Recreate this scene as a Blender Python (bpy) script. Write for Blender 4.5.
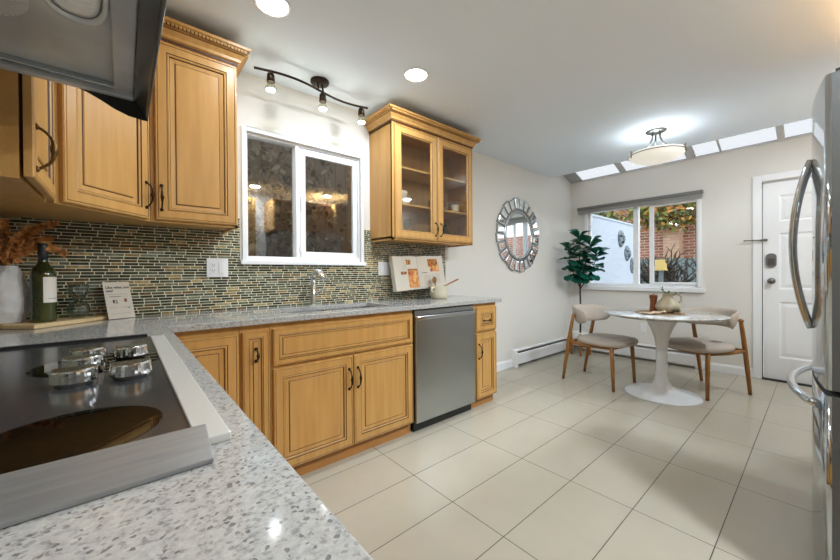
import bpy, bmesh, math, random
from mathutils import Vector, Matrix
PI=math.pi
scene=bpy.context.scene
COL=scene.collection
for o in list(bpy.data.objects): bpy.data.objects.remove(o)

# ------------------------------------------------------------------ camera, world, light, exposure
def make_camera():
    yaw,pit,rol=math.radians(49.3),math.radians(-.325),math.radians(-.423)
    F=Vector((math.cos(yaw)*math.cos(pit),math.sin(yaw)*math.cos(pit),math.sin(pit)))
    r=Vector((math.sin(yaw),-math.cos(yaw),0)); u=r.cross(F)
    r,u=math.cos(rol)*r+math.sin(rol)*u, -math.sin(rol)*r+math.cos(rol)*u
    cam=bpy.data.cameras.new('camera'); o=bpy.data.objects.new('camera',cam); COL.objects.link(o)
    cam.sensor_width=36; cam.lens=344.52*36/840; cam.shift_y=-3.968/840
    cam.clip_start=.02; cam.clip_end=100
    m=Matrix.Identity(4)
    for i in range(3): m[i][0]=r[i]; m[i][1]=u[i]; m[i][2]=-F[i]
    m[2][3]=1.134
    o.matrix_world=m; scene.camera=o
make_camera()
scene.view_settings.view_transform='Standard'; scene.view_settings.look='None'
scene.view_settings.gamma=1; scene.view_settings.use_curve_mapping=False
scene.view_settings.exposure=1.2
w=bpy.data.worlds.new('world'); scene.world=w; w.use_nodes=True
bg=w.node_tree.nodes['Background']; bg.inputs[0].default_value=(.90,.95,1,1); bg.inputs[1].default_value=1.3
K=1.0   # overall lamp level
DOWNLIGHT,DOME,SPOT=6.4*K,1.7*K,.26*K

# ------------------------------------------------------------------ materials
def lin(c): return tuple(((x/255)/12.92 if x/255<=.04045 else ((x/255+.055)/1.055)**2.4) for x in c)+(1,)
MATS={}
def mat(name,c,rough=.5,metal=0,spec=.5,emit=None,es=1,alpha=None,noise=None,bump=None,aniso=None,coat=0):
    """c: sRGB 0-255; noise=(scale,amount,(sx,sy,sz),colour2); bump=(scale,strength)"""
    m=bpy.data.materials.new(name); m.use_nodes=True; nt=m.node_tree; b=nt.nodes['Principled BSDF']
    b.inputs['Base Color'].default_value=lin(c); b.inputs['Roughness'].default_value=rough
    b.inputs['Metallic'].default_value=metal; b.inputs['Specular IOR Level'].default_value=spec
    if coat: b.inputs['Coat Weight'].default_value=coat; b.inputs['Coat Roughness'].default_value=.08
    if emit: b.inputs['Emission Color'].default_value=lin(emit); b.inputs['Emission Strength'].default_value=es
    if noise or bump:
        tc=nt.nodes.new('ShaderNodeTexCoord')
    if noise:
        sc,am,st,c2=noise
        mp=nt.nodes.new('ShaderNodeMapping'); mp.inputs['Scale'].default_value=st
        nz=nt.nodes.new('ShaderNodeTexNoise'); nz.inputs['Scale'].default_value=sc; nz.inputs['Detail'].default_value=5
        rp=nt.nodes.new('ShaderNodeMapRange'); rp.inputs[1].default_value=.35; rp.inputs[2].default_value=.65; rp.inputs[4].default_value=am
        mx=nt.nodes.new('ShaderNodeMix'); mx.data_type='RGBA'; mx.inputs[6].default_value=lin(c); mx.inputs[7].default_value=lin(c2)
        nt.links.new(tc.outputs['Object'],mp.inputs[0]); nt.links.new(mp.outputs[0],nz.inputs[0]); nt.links.new(nz.outputs[0],rp.inputs[0])
        nt.links.new(rp.outputs[0],mx.inputs[0]); nt.links.new(mx.outputs[2],b.inputs['Base Color'])
    if bump:
        nz=nt.nodes.new('ShaderNodeTexNoise'); nz.inputs['Scale'].default_value=bump[0]; nz.inputs['Detail'].default_value=3
        bp=nt.nodes.new('ShaderNodeBump'); bp.inputs['Strength'].default_value=bump[1]; bp.inputs['Distance'].default_value=.005
        nt.links.new(tc.outputs['Object'],nz.inputs[0]); nt.links.new(nz.outputs[0],bp.inputs['Height']); nt.links.new(bp.outputs[0],b.inputs['Normal'])
    MATS[name]=m; return m
def glass(name,tint=(255,255,255),rough=0.0,ior=1.45,boost=1.0):
    m=bpy.data.materials.new(name); m.use_nodes=True; nt=m.node_tree; nt.nodes.remove(nt.nodes['Principled BSDF'])
    t=nt.nodes.new('ShaderNodeBsdfTransparent'); t.inputs[0].default_value=lin(tint)
    g=nt.nodes.new('ShaderNodeBsdfGlossy'); g.inputs['Roughness'].default_value=rough
    f=nt.nodes.new('ShaderNodeFresnel'); ge=nt.nodes.new('ShaderNodeNewGeometry'); mr=nt.nodes.new('ShaderNodeMapRange'); mr.inputs[3].default_value=ior; mr.inputs[4].default_value=1/ior
    nt.links.new(ge.outputs['Backfacing'],mr.inputs[0]); nt.links.new(mr.outputs[0],f.inputs[0])
    mu=nt.nodes.new('ShaderNodeMath'); mu.operation='MULTIPLY'; mu.inputs[1].default_value=boost; mu.use_clamp=True
    mx=nt.nodes.new('ShaderNodeMixShader'); nt.links.new(f.outputs[0],mu.inputs[0]); nt.links.new(mu.outputs[0],mx.inputs[0])
    nt.links.new(t.outputs[0],mx.inputs[1]); nt.links.new(g.outputs[0],mx.inputs[2]); nt.links.new(mx.outputs[0],nt.nodes['Material Output'].inputs[0])
    MATS[name]=m; return m

WALL=mat('wall_paint',(224,221,215),.6,spec=.3)
CEIL=mat('ceiling_paint',(238,246,255),.75,spec=.2,bump=(90,.25))
TRIM=mat('white_trim',(238,239,241),.35)
WHITE=mat('white_enamel',(235,235,236),.3)
WOOD=mat('maple',(200,154,90),.34,noise=(3.0,.6,(9,9,.8),(180,130,68)),spec=.4)
GLAZE=mat('maple_glaze',(70,40,14),.5)
WOODIN=mat('maple_inside',(206,176,126),.5,noise=(3,.5,(6,6,.8),(176,134,84)))
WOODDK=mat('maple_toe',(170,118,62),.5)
BRONZE=mat('oiled_bronze',(52,40,30),.35,metal=.8)
ABRASS=mat('antique_brass',(112,84,48),.35,metal=.85)
STEEL=mat('stainless',(176,180,182),.24,metal=1,noise=(40,.35,(.4,.4,12),(160,163,165)))
STEELH=mat('stainless_horizontal',(168,172,175),.3,metal=1,noise=(30,.4,(.5,.5,14),(150,154,158)))
POL=mat('polished_steel',(196,199,202),.12,metal=1)
NICKEL=mat('brushed_nickel',(126,124,118),.3,metal=1)
CHROME=mat('chrome',(222,224,226),.06,metal=1)
BLACK=mat('black_plastic',(24,24,25),.4)
DARKST=mat('dark_stainless',(210,211,212),.36,metal=.25,noise=(7,.6,(1,1,1),(164,165,166)))
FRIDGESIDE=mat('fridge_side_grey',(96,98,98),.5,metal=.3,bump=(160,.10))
CTGLASS=mat('cooktop_glass',(52,54,56),.17,spec=.9,noise=(260,.55,(1,1,1),(52,54,56)))
CTBURN=mat('cooktop_burner_glass',(4,4,5),.02,spec=.5)
QSTRIP=mat('brushed_trim_steel',(214,214,210),.35,metal=.35)
FSTRIP=mat('brushed_front_steel',(158,160,160),.35,metal=.6,noise=(12,.5,(1,8,1),(136,138,139)))
LAMPON=mat('lamp_lens',(255,252,245),.4,emit=(255,250,240),es=7)
BULB=mat('halogen_bulb_face',(255,252,245),.3,emit=(255,252,240),es=14)
DOMEG=mat('dome_glass',(236,234,228),.4,emit=(255,247,230),es=.20)
FABRIC=mat('chair_fabric',(190,178,166),.9,spec=.1,bump=(400,.3),noise=(60,.5,(1,1,1),(180,168,156)))
CHWOOD=mat('chair_wood',(158,108,50),.42,noise=(5,.6,(12,12,1),(132,86,36)))
TULIP=mat('tulip_base_white',(226,228,230),.28)
LEAF=mat('fig_leaf',(24,98,78),.34,noise=(9,.7,(1,1,1),(16,64,44)),spec=.5)
BARK=mat('fig_bark',(58,44,34),.8)
POTW=mat('white_ceramic',(225,222,216),.4)
STONEV=mat('white_textured_vase',(222,222,222),.7,bump=(28,1.0))
DRY=mat('dried_leaf',(238,168,98),.7,noise=(40,.9,(1,1,1),(112,62,28)))
BOARD=mat('pale_board',(222,196,150),.5,noise=(6,.6,(2,14,2),(206,176,126)))
WINE=mat('bottle_glass',(30,42,14),.05,spec=.9,noise=(16,.7,(1,1,.35),(72,76,20)))
FOIL=mat('bottle_foil',(38,44,50),.35)
CORK=mat('cork',(196,150,96),.8)
PAPER=mat('paper',(216,208,194),.7)
LABEL=mat('bottle_label',(226,222,212),.6)
INK=mat('ink',(46,42,40),.7)
INKG_SHADE=mat('grey_ink_and_crease_shade',(150,146,140),.7)
FOOD=mat('food_photo',(176,72,18),.6,noise=(26,1.0,(1,1,1),(244,186,110)))
FOOD2=mat('food_photo_dark',(84,26,12),.6,noise=(60,.9,(1,1,1),(226,150,60)))
POTC=mat('cream_pot',(214,206,182),.45)
CLEAR=glass('clear_glass',(232,238,236),.02,1.5,2.6)
PANE=glass('window_pane_glass',(235,240,240),0,1.5,2.2)
PANE2=glass('window_pane_clear',(245,250,252),0,1.45,1.0)
CABGL=glass('cabinet_glass',(244,240,232),.03,1.5,1.0)
SPICE=mat('pepper_mill_wood',(136,80,38),.35,noise=(8,.6,(10,10,1),(120,52,20)))
JUG=mat('jug_ceramic',(182,172,148),.4,noise=(14,.8,(1,1,1),(150,138,108)))
NAPK=mat('napkin_linen',(206,182,154),.9)
MATW=mat('woven_placemat',(150,122,88),.8,bump=(220,.6))
EUCA=mat('sage_leaf',(92,110,84),.6)
SLOT=mat('dark_slot',(16,16,17),.7)
MIRR=mat('mirror_glass',(235,240,242),.02,metal=1)
MFRAME=mat('mirror_champagne',(178,180,182),.25,metal=.8)
MASKM=mat('stone_mask',(150,158,166),.7,bump=(30,1.0),noise=(16,1.0,(1,1,1),(50,56,62)))
OUTW=mat('courtyard_render',(196,202,212),.85,bump=(60,.3))
ASPH=mat('courtyard_ground',(140,138,134),.9)
PLATEM=mat('dish_white',(224,224,220),.3)
DARKP=mat('dark_plate',(46,36,30),.4)
SINKM=mat('sink_steel',(190,192,194),.25,metal=1)
FENCE=mat('fence_boards',(84,62,44),.85,noise=(5,.8,(4,1,.5),(70,52,38)))
FOLD=mat('hedge_leaf_dark',(70,60,42),.7,noise=(9,.8,(1,1,1),(122,100,74)))
FOLG=mat('ivy_leaf',(84,110,52),.7,noise=(5,.8,(1,1,1),(150,140,60)))
FOLO=mat('autumn_leaf',(206,150,62),.7,noise=(7,.8,(1,1,1),(170,96,46)))
STONEB=mat('buff_stone',(206,170,132),.85,noise=(7,.7,(1,1,1),(180,140,104)))
GREYF=mat('grey_fence',(120,130,128),.8)
YEL=mat('yellow_planter',(226,190,112),.6)
KEYP=mat('keypad_grey',(120,118,116),.4,metal=.6)

def mat_quartz():
    m=mat('quartz',(196,195,193),.09,spec=.5); nt=m.node_tree; b=nt.nodes['Principled BSDF']; L=nt.links.new
    g=nt.nodes.new('ShaderNodeNewGeometry')
    def vor(s):
        v=nt.nodes.new('ShaderNodeTexVoronoi'); v.inputs['Scale'].default_value=s; L(g.outputs['Position'],v.inputs['Vector']); return v
    nz=nt.nodes.new('ShaderNodeTexNoise'); nz.inputs['Scale'].default_value=95; nz.inputs['Detail'].default_value=6; nz.inputs['Roughness'].default_value=.7
    L(g.outputs['Position'],nz.inputs[0])
    r=nt.nodes.new('ShaderNodeValToRGB'); e=r.color_ramp.elements
    e[0].position=.33; e[0].color=lin((136,135,132)); e[1].position=.62; e[1].color=lin((184,182,178))
    n=r.color_ramp.elements.new(.45); n.color=lin((170,168,165))
    L(nz.outputs[0],r.inputs[0])
    v=vor(270); s=nt.nodes.new('ShaderNodeSeparateColor'); L(v.outputs['Color'],s.inputs[0])
    r2=nt.nodes.new('ShaderNodeValToRGB'); r2.color_ramp.interpolation='CONSTANT'; e=r2.color_ramp.elements
    e[0].position=0; e[0].color=(.06,.06,.055,1); e[1].position=.05; e[1].color=(.55,.54,.53,1)
    a=r2.color_ramp.elements.new(.17); a.color=(1,1,1,1); a=r2.color_ramp.elements.new(.85); a.color=(1.12,1.12,1.12,1)
    L(s.outputs[0],r2.inputs[0])
    mx=nt.nodes.new('ShaderNodeMix'); mx.data_type='RGBA'; mx.blend_type='MULTIPLY'; mx.inputs[0].default_value=.6
    L(r.outputs[0],mx.inputs[6]); L(r2.outputs[0],mx.inputs[7]); L(mx.outputs[2],b.inputs['Base Color'])
    return m
QUARTZ=mat_quartz()

def nmath(nt,op,a,b=None):
    n=nt.nodes.new('ShaderNodeMath'); n.operation=op
    for i,x in enumerate((a,b)):
        if x is None: continue
        if isinstance(x,(int,float)): n.inputs[i].default_value=x
        else: nt.links.new(x,n.inputs[i])
    return n.outputs[0]
def mat_mosaic():
    m=mat('mosaic_tile',(90,100,84),.12,spec=.5); nt=m.node_tree; b=nt.nodes['Principled BSDF']; L=nt.links.new
    g=nt.nodes.new('ShaderNodeNewGeometry'); sp=nt.nodes.new('ShaderNodeSeparateXYZ'); L(g.outputs['Position'],sp.inputs[0])
    P=.0163
    zr=nmath(nt,'DIVIDE',sp.outputs[2],P); row=nmath(nt,'FLOOR',zr); fr=nmath(nt,'FRACT',zr)
    u=nmath(nt,'ADD',nmath(nt,'ADD',sp.outputs[0],sp.outputs[1]),0)
    W=nmath(nt,'ADD',nmath(nt,'MULTIPLY',u,15.5),nmath(nt,'MULTIPLY',row,37.37))
    v=nt.nodes.new('ShaderNodeTexVoronoi'); v.voronoi_dimensions='1D'; v.inputs['Scale'].default_value=1; L(W,v.inputs['W'])
    ve=nt.nodes.new('ShaderNodeTexVoronoi'); ve.voronoi_dimensions='1D'; ve.feature='DISTANCE_TO_EDGE'; ve.inputs['Scale'].default_value=1; L(W,ve.inputs['W'])
    s=nt.nodes.new('ShaderNodeSeparateColor'); L(v.outputs['Color'],s.inputs[0])
    r=nt.nodes.new('ShaderNodeValToRGB'); r.color_ramp.interpolation='CONSTANT'
    cs=[(0,(60,64,50)),(.17,(92,98,80)),(.32,(122,126,108)),(.45,(74,72,48)),(.56,(142,122,84)),(.66,(104,84,52)),(.74,(66,72,58)),(.90,(168,150,108)),(.95,(86,90,76))]
    e=r.color_ramp.elements; e[0].position=0; e[0].color=lin(cs[0][1]); e[1].position=cs[1][0]; e[1].color=lin(cs[1][1])
    for p,c in cs[2:]: k=e.new(p); k.color=lin(c)
    L(s.outputs[0],r.inputs[0])
    nz=nt.nodes.new('ShaderNodeTexNoise'); nz.inputs['Scale'].default_value=45; nz.inputs['Detail'].default_value=4; L(g.outputs['Position'],nz.inputs[0])
    mr=nt.nodes.new('ShaderNodeMapRange'); mr.inputs[1].default_value=.3; mr.inputs[2].default_value=.7; mr.inputs[3].default_value=.6; mr.inputs[4].default_value=1.4
    L(nz.outputs[0],mr.inputs[0])
    sc=nt.nodes.new('ShaderNodeVectorMath'); sc.operation='SCALE'; L(r.outputs[0],sc.inputs[0]); L(mr.outputs[0],sc.inputs['Scale'])
    g1=nmath(nt,'LESS_THAN',fr,.17); g2=nmath(nt,'LESS_THAN',ve.outputs['Distance'],.025); gg=nmath(nt,'MAXIMUM',g1,g2)
    mx=nt.nodes.new('ShaderNodeMix'); mx.data_type='RGBA'; L(gg,mx.inputs[0]); L(sc.outputs[0],mx.inputs[6]); mx.inputs[7].default_value=lin((238,230,204))
    L(mx.outputs[2],b.inputs['Base Color'])
    ro=nmath(nt,'ADD',nmath(nt,'MULTIPLY',gg,.5),nmath(nt,'MULTIPLY',s.outputs[1],.22)); L(ro,b.inputs['Roughness'])
    return m
MOSAIC=mat_mosaic()
def mat_floor():
    m=mat('floor_tile',(198,190,177),.28,spec=.4); nt=m.node_tree; b=nt.nodes['Principled BSDF']; L=nt.links.new
    g=nt.nodes.new('ShaderNodeNewGeometry'); sp=nt.nodes.new('ShaderNodeSeparateXYZ'); L(g.outputs['Position'],sp.inputs[0])
    ux=nmath(nt,'DIVIDE',nmath(nt,'SUBTRACT',sp.outputs[0],1.23-6.09),.609); uy=nmath(nt,'DIVIDE',nmath(nt,'SUBTRACT',sp.outputs[1],-.018-3.03),.303)
    fx,fy=nmath(nt,'FRACT',ux),nmath(nt,'FRACT',uy)
    def edge(f,w): return nmath(nt,'GREATER_THAN',nmath(nt,'ABSOLUTE',nmath(nt,'SUBTRACT',f,.5)),.5-w)
    gr=nmath(nt,'MAXIMUM',edge(fx,.0030),edge(fy,.0060))
    cid=nmath(nt,'ADD',nmath(nt,'MULTIPLY',nmath(nt,'FLOOR',ux),7.31),nmath(nt,'MULTIPLY',nmath(nt,'FLOOR',uy),3.17))
    wn=nt.nodes.new('ShaderNodeTexWhiteNoise'); wn.noise_dimensions='1D'; L(cid,wn.inputs['W'])
    nz=nt.nodes.new('ShaderNodeTexNoise'); nz.inputs['Scale'].default_value=2.6; nz.inputs['Detail'].default_value=7; nz.inputs['Roughness'].default_value=.6; L(g.outputs['Position'],nz.inputs[0])
    k=nmath(nt,'ADD',nmath(nt,'MULTIPLY',wn.outputs['Value'],.06),nmath(nt,'ADD',nmath(nt,'MULTIPLY',nz.outputs[0],.22),.86))
    sc=nt.nodes.new('ShaderNodeVectorMath'); sc.operation='SCALE'; sc.inputs[0].default_value=lin((180,172,155))[:3]; L(k,sc.inputs['Scale'])
    mx=nt.nodes.new('ShaderNodeMix'); mx.data_type='RGBA'; L(gr,mx.inputs[0]); L(sc.outputs[0],mx.inputs[6]); mx.inputs[7].default_value=lin((74,66,54))
    L(mx.outputs[2],b.inputs['Base Color'])
    bp=nt.nodes.new('ShaderNodeBump'); bp.inputs['Strength'].default_value=.4; bp.inputs['Distance'].default_value=.002; bp.invert=True
    L(gr,bp.inputs['Height']); L(bp.outputs[0],b.inputs['Normal'])
    return m
FLOORM=mat_floor()
def mat_marble():
    m=mat('marble',(206,204,200),.1,spec=.5); nt=m.node_tree; b=nt.nodes['Principled BSDF']; L=nt.links.new
    tc=nt.nodes.new('ShaderNodeTexCoord'); nz=nt.nodes.new('ShaderNodeTexNoise'); nz.inputs['Scale'].default_value=5; nz.inputs['Detail'].default_value=9; nz.inputs['Distortion'].default_value=1.6
    L(tc.outputs['Object'],nz.inputs[0]); r=nt.nodes.new('ShaderNodeValToRGB'); e=r.color_ramp.elements
    e[0].position=.4; e[0].color=lin((196,192,188)); e[1].position=.56; e[1].color=lin((210,208,205)); k=e.new(.485); k.color=lin((128,124,122)); k=e.new(.46); k.color=lin((190,187,184)); k=e.new(.51); k.color=lin((198,195,192))
    L(nz.outputs[0],r.inputs[0]); L(r.outputs[0],b.inputs['Base Color']); return m
MARBLE=mat_marble()
def mat_brick(name,c1,c2,c3):
    m=mat(name,c1,.9); nt=m.node_tree; b=nt.nodes['Principled BSDF']; L=nt.links.new
    g=nt.nodes.new('ShaderNodeNewGeometry'); sp=nt.nodes.new('ShaderNodeSeparateXYZ'); L(g.outputs['Position'],sp.inputs[0])
    cb=nt.nodes.new('ShaderNodeCombineXYZ'); L(nmath(nt,'ADD',sp.outputs[0],sp.outputs[1]),cb.inputs[0]); L(sp.outputs[2],cb.inputs[1])
    br=nt.nodes.new('ShaderNodeTexBrick'); br.inputs['Scale'].default_value=1; br.inputs['Brick Width'].default_value=.22; br.inputs['Row Height'].default_value=.075; br.inputs['Mortar Size'].default_value=.008
    br.inputs['Color1'].default_value=lin(c1); br.inputs['Color2'].default_value=lin(c2); br.inputs['Mortar'].default_value=lin(c3)
    L(cb.outputs[0],br.inputs[0]); L(br.outputs[0],b.inputs['Base Color']); return m
BRICK=mat_brick('red_brick',(176,112,90),(140,88,72),(200,186,172))
BRICKP=mat_brick('pale_brick',(206,166,136),(188,142,116),(160,146,134))

# ------------------------------------------------------------------ mesh helpers
class MB:
    def __init__(s): s.v=[]; s.f=[]; s.mi=[]; s.sm=[]; s.mats=[]; s.T=Matrix.Identity(4)
    def m(s,mt):
        if mt not in s.mats: s.mats.append(mt)
        return s.mats.index(mt)
    def add(s,vs,fs,mt,smooth=False):
        b=len(s.v); s.v+= [s.T@Vector(p) for p in vs]; k=s.m(mt)
        for f in fs: s.f.append([b+i for i in f]); s.mi.append(k); s.sm.append(smooth)
        return s
    def box(s,x0,x1,y0,y1,z0,z1,mt):
        x0,x1=min(x0,x1),max(x0,x1); y0,y1=min(y0,y1),max(y0,y1)
        vs=[(x,y,z) for z in (z0,z1) for y in (y0,y1) for x in (x0,x1)]
        return s.add(vs,[(0,2,3,1),(4,5,7,6),(0,1,5,4),(2,6,7,3),(0,4,6,2),(1,3,7,5)],mt)
    def prism(s,poly,z0,z1,mt,smooth=False):
        n=len(poly); vs=[(x,y,z0) for x,y in poly]+[(x,y,z1) for x,y in poly]
        s.add(vs,[list(range(n))[::-1],list(range(n,2*n))],mt)
        return s.add(vs,[(i,(i+1)%n,n+(i+1)%n,n+i) for i in range(n)],mt,smooth)
    def loft(s,rings,mt,closed=True,caps=True,smooth=True,loop=False):
        n=len(rings[0]); vs=[p for r in rings for p in r]; fs=[]
        R=len(rings)
        for i in range(R if loop else R-1):
            j=(i+1)%R
            for k in range(n if closed else n-1):
                l=(k+1)%n; fs.append((i*n+k,i*n+l,j*n+l,j*n+k))
        s.add(vs,fs,mt,smooth)
        if caps and not loop and closed:
            s.add(rings[0],[list(range(n))[::-1]],mt); s.add(rings[-1],[list(range(n))],mt)
        return s
    def lathe(s,prof,mt,c=(0,0,0),n=32,caps=True,smooth=True,fl=0,nf=0):
        rings=[[(c[0]+r*(1+fl*math.cos(nf*2*PI*k/n))*math.cos(2*PI*k/n),c[1]+r*(1+fl*math.cos(nf*2*PI*k/n))*math.sin(2*PI*k/n),c[2]+z) for k in range(n)] for r,z in prof]
        return s.loft(rings,mt,caps=caps,smooth=smooth)
    def tube(s,pts,rad,mt,n=10,smooth=True,fl=0,tw=0):
        pts=[Vector(p) for p in pts]; N=len(pts)
        if not hasattr(rad,'__len__'): rad=[rad]*N
        t0=(pts[1]-pts[0]).normalized(); up=Vector((0,0,1)) if abs(t0.z)<.9 else Vector((1,0,0))
        a=t0.cross(up).normalized(); rings=[]
        for i in range(N):
            t=(pts[min(i+1,N-1)]-pts[max(i-1,0)]).normalized()
            a=(a-t*a.dot(t)).normalized(); b=t.cross(a)
            r=rad[i]
            rings.append([tuple(pts[i]+(a*math.cos(2*PI*k/n+tw*i)+b*math.sin(2*PI*k/n+tw*i))*r*(1+fl*(1 if k%2 else -1))) for k in range(n)])
        return s.loft(rings,mt,smooth=smooth)
    def sphere(s,c,r,mt,n=16,sc=(1,1,1)):
        rings=[]
        for i in range(1,n//2):
            a=PI*i/(n//2); rings.append([(c[0]+r*sc[0]*math.sin(a)*math.cos(2*PI*k/n),c[1]+r*sc[1]*math.sin(a)*math.sin(2*PI*k/n),c[2]-r*sc[2]*math.cos(a)) for k in range(n)])
        return s.loft(rings,mt)
    def sweep(s,path,prof,mt,closed_profile=True,pm=None):
        """path: 2D points (x,y); prof: (out,z) points; outward is to the right of travel; mitred"""
        P=[Vector((p[0],p[1])) for p in path]; rings=[]
        for i in range(len(P)):
            d1=(P[i]-P[i-1]).normalized() if i>0 else None; d2=(P[i+1]-P[i]).normalized() if i<len(P)-1 else None
            if d1 is None: d1=d2
            if d2 is None: d2=d1
            n1=Vector((d1.y,-d1.x)); n2=Vector((d2.y,-d2.x)); nn=(n1+n2).normalized(); k=1/max(.3,nn.dot(n1))
            rings.append([(P[i].x+nn.x*o*k,P[i].y+nn.y*o*k,z) for o,z in prof])
        n=len(prof)
        for i in range(len(rings)-1):
            for k in range(n):
                l=(k+1)%n; s.add([rings[i][k],rings[i][l],rings[i+1][l],rings[i+1][k]],[(0,1,2,3)],(pm or {}).get(k,mt))
        s.add(rings[0],[list(range(n))],mt); s.add(rings[-1],[list(range(n))[::-1]],mt)
        return s
    def build(s,name,parent=None,bevel=0,world=False,sub=0,solid=0):
        me=bpy.data.meshes.new(name)
        if world and parent is not None:
            off=world_loc(parent); vs=[tuple(p-off) for p in s.v]
        else: vs=[tuple(p) for p in s.v]
        me.from_pydata(vs,[],s.f); 
        for mt in s.mats: me.materials.append(mt)
        for p,k,sm in zip(me.polygons,s.mi,s.sm): p.material_index=k; p.use_smooth=sm
        bm=bmesh.new(); bm.from_mesh(me); bmesh.ops.remove_doubles(bm,verts=bm.verts,dist=1e-6); bmesh.ops.recalc_face_normals(bm,faces=bm.faces); bm.to_mesh(me); bm.free()
        o=bpy.data.objects.new(name,me); COL.objects.link(o); o.parent=parent
        if solid: md=o.modifiers.new('solid','SOLIDIFY'); md.thickness=solid; md.offset=0
        if bevel: md=o.modifiers.new('bevel','BEVEL'); md.width=bevel; md.segments=2; md.limit_method='ANGLE'; md.angle_limit=math.radians(40); md.harden_normals=False
        if sub: md=o.modifiers.new('sub','SUBSURF'); md.levels=sub; md.render_levels=sub
        return o
def world_loc(o):
    v=Vector((0,0,0))
    while o is not None: v+=o.location; o=o.parent
    return v
def thing(name,label,cat,loc=(0,0,0),rz=0,group=None):
    o=bpy.data.objects.new(name,None); COL.objects.link(o); o.location=loc; o.rotation_euler=(0,0,rz); o.empty_display_size=.05
    return tag(o,label,cat,group)
def tag(o,label,cat,group=None):
    o['label']=label; o['category']=cat
    if group: o['group']=group
    return o
def struct(o,label=None):
    o['kind']='structure'
    if label: o['label']=label
    return o
def copy_tree(o,parent=None):
    c=o.copy(); COL.objects.link(c); c.parent=parent
    for ch in list(o.children): copy_tree(ch,c)
    return c
def frame(origin,xdir,ndir):
    """local x along xdir (width), local z up, local y = -normal (so +n is towards the viewer at -y)"""
    x=Vector(xdir).normalized(); n=Vector(ndir).normalized(); m=Matrix.Identity(4)
    for i in range(3): m[i][0]=x[i]; m[i][1]=-n[i]; m[i][2]=(0,0,1)[i]; m[i][3]=origin[i]
    return m
RAISED=[(0,0,0),(0,.016,0),(.004,.020,0),(.009,.020,1),(.011,.018,0),(.013,.020,0),(.047,.020,1),(.050,.016,0),(.056,.018,0),(.060,.014,1),(.063,.009,0),(.082,.007,1),(.085,.009,0),(.088,.012,0)]
GLASSP=[(0,0,0),(0,.016,0),(.004,.020,0),(.010,.020,1),(.012,.018,0),(.014,.020,0),(.056,.020,1),(.059,.016,0),(.064,.014,0),(.068,.004,0)]
def panel_door(mb,x0,x1,z0,z1,y,prof=RAISED,wood=None,glaze=None,hole=False,k=1.0):
    """local frame: door back at y, front towards -y"""
    wood=wood or WOOD; glaze=glaze or GLAZE
    mx=min(x1-x0,z1-z0)/2-.004; D=[]
    for d,h,g in prof:
        d*=k
        if d>mx: break
        D.append((d,h,g))
    def ring(d,h): return [(x0+d,y-h,z0+d),(x1-d,y-h,z0+d),(x1-d,y-h,z1-d),(x0+d,y-h,z1-d)]
    R=[ring(d,h) for d,h,g in D]
    for i in range(len(R)-1):
        mt=glaze if D[i][2] else wood
        for a in range(4):
            b=(a+1)%4; mb.add([R[i][a],R[i][b],R[i+1][b],R[i+1][a]],[(0,1,2,3)],mt)
    if hole:
        Q=ring(D[-1][0],0)
        for a in range(4):
            b=(a+1)%4; mb.add([R[-1][a],R[-1][b],Q[b],Q[a]],[(0,1,2,3)],wood); mb.add([Q[a],Q[b],R[0][b],R[0][a]],[(0,1,2,3)],wood)
    else:
        mb.add(R[-1],[(0,1,2,3)],wood); mb.add(R[0],[(3,2,1,0)],wood)
    return D[-1][0]
def pull(mb,c,vertical=True,L=.105,off=.030,k=1.0,mt=None):
    """birdcage pull in a local frame whose -y is outwards, base point c on the door face"""
    mt=mt or BRONZE; N=21; pts=[];rad=[]
    for i in range(N):
        t=i/(N-1); a=(t-.5)*2
        d=off*(1-abs(a)**3.2)*k; q=a*L/2
        pts.append((c[0]+(0 if vertical else q),c[1]-d-.001,c[2]+(q if vertical else 0)))
        b=abs(a); rad.append((.0075-.004*(b/.38) if b<.38 else (.0048 if b<.45 else .0032))*k)
    T0=mb; T0.tube(pts,rad,mt,n=10,fl=.16,tw=.25)
    for sg in (-1,1):
        p=(c[0]+(0 if vertical else sg*L/2),c[1],c[2]+(sg*L/2 if vertical else 0))
        mb.tube([(p[0],p[1],p[2]),(p[0],p[1]-.003*k,p[2]),(p[0],p[1]-.006*k,p[2])],[.0085*k,.008*k,.004*k],mt,n=12)
CROWN=[(0,0),(.006,0),(.006,.012),(.016,.018),(.018,.032),(.034,.052),(.036,.056),(.050,.058),(.052,.074),(.060,.078),(.062,.092),(0,.092)]
def crown(mb,path,z):
    mb.sweep(path,[(o,z+h) for o,h in CROWN],WOOD,pm={1:GLAZE,3:WOOD,5:GLAZE,7:GLAZE})
    # row of small dentils
    for i in range(len(path)-1):
        a,b=Vector(path[i]),Vector(path[i+1]); d=(b-a); L=d.length; d.normalize(); n=Vector((d.y,-d.x)); k=int(L/.0165)
        ex=.045 if i>0 else 0
        for j in range(-2 if i>0 else 0,k+ (3 if i<len(path)-2 else 0)):
            c=a+d*((j+.5)*.0165)+n*.053
            p=[c-d*.0055-n*.003,c+d*.0055-n*.003,c+d*.0055+n*.004,c-d*.0055+n*.004]
            mb.prism([(q.x,q.y) for q in p],z+.060,z+.073,WOOD)

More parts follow.
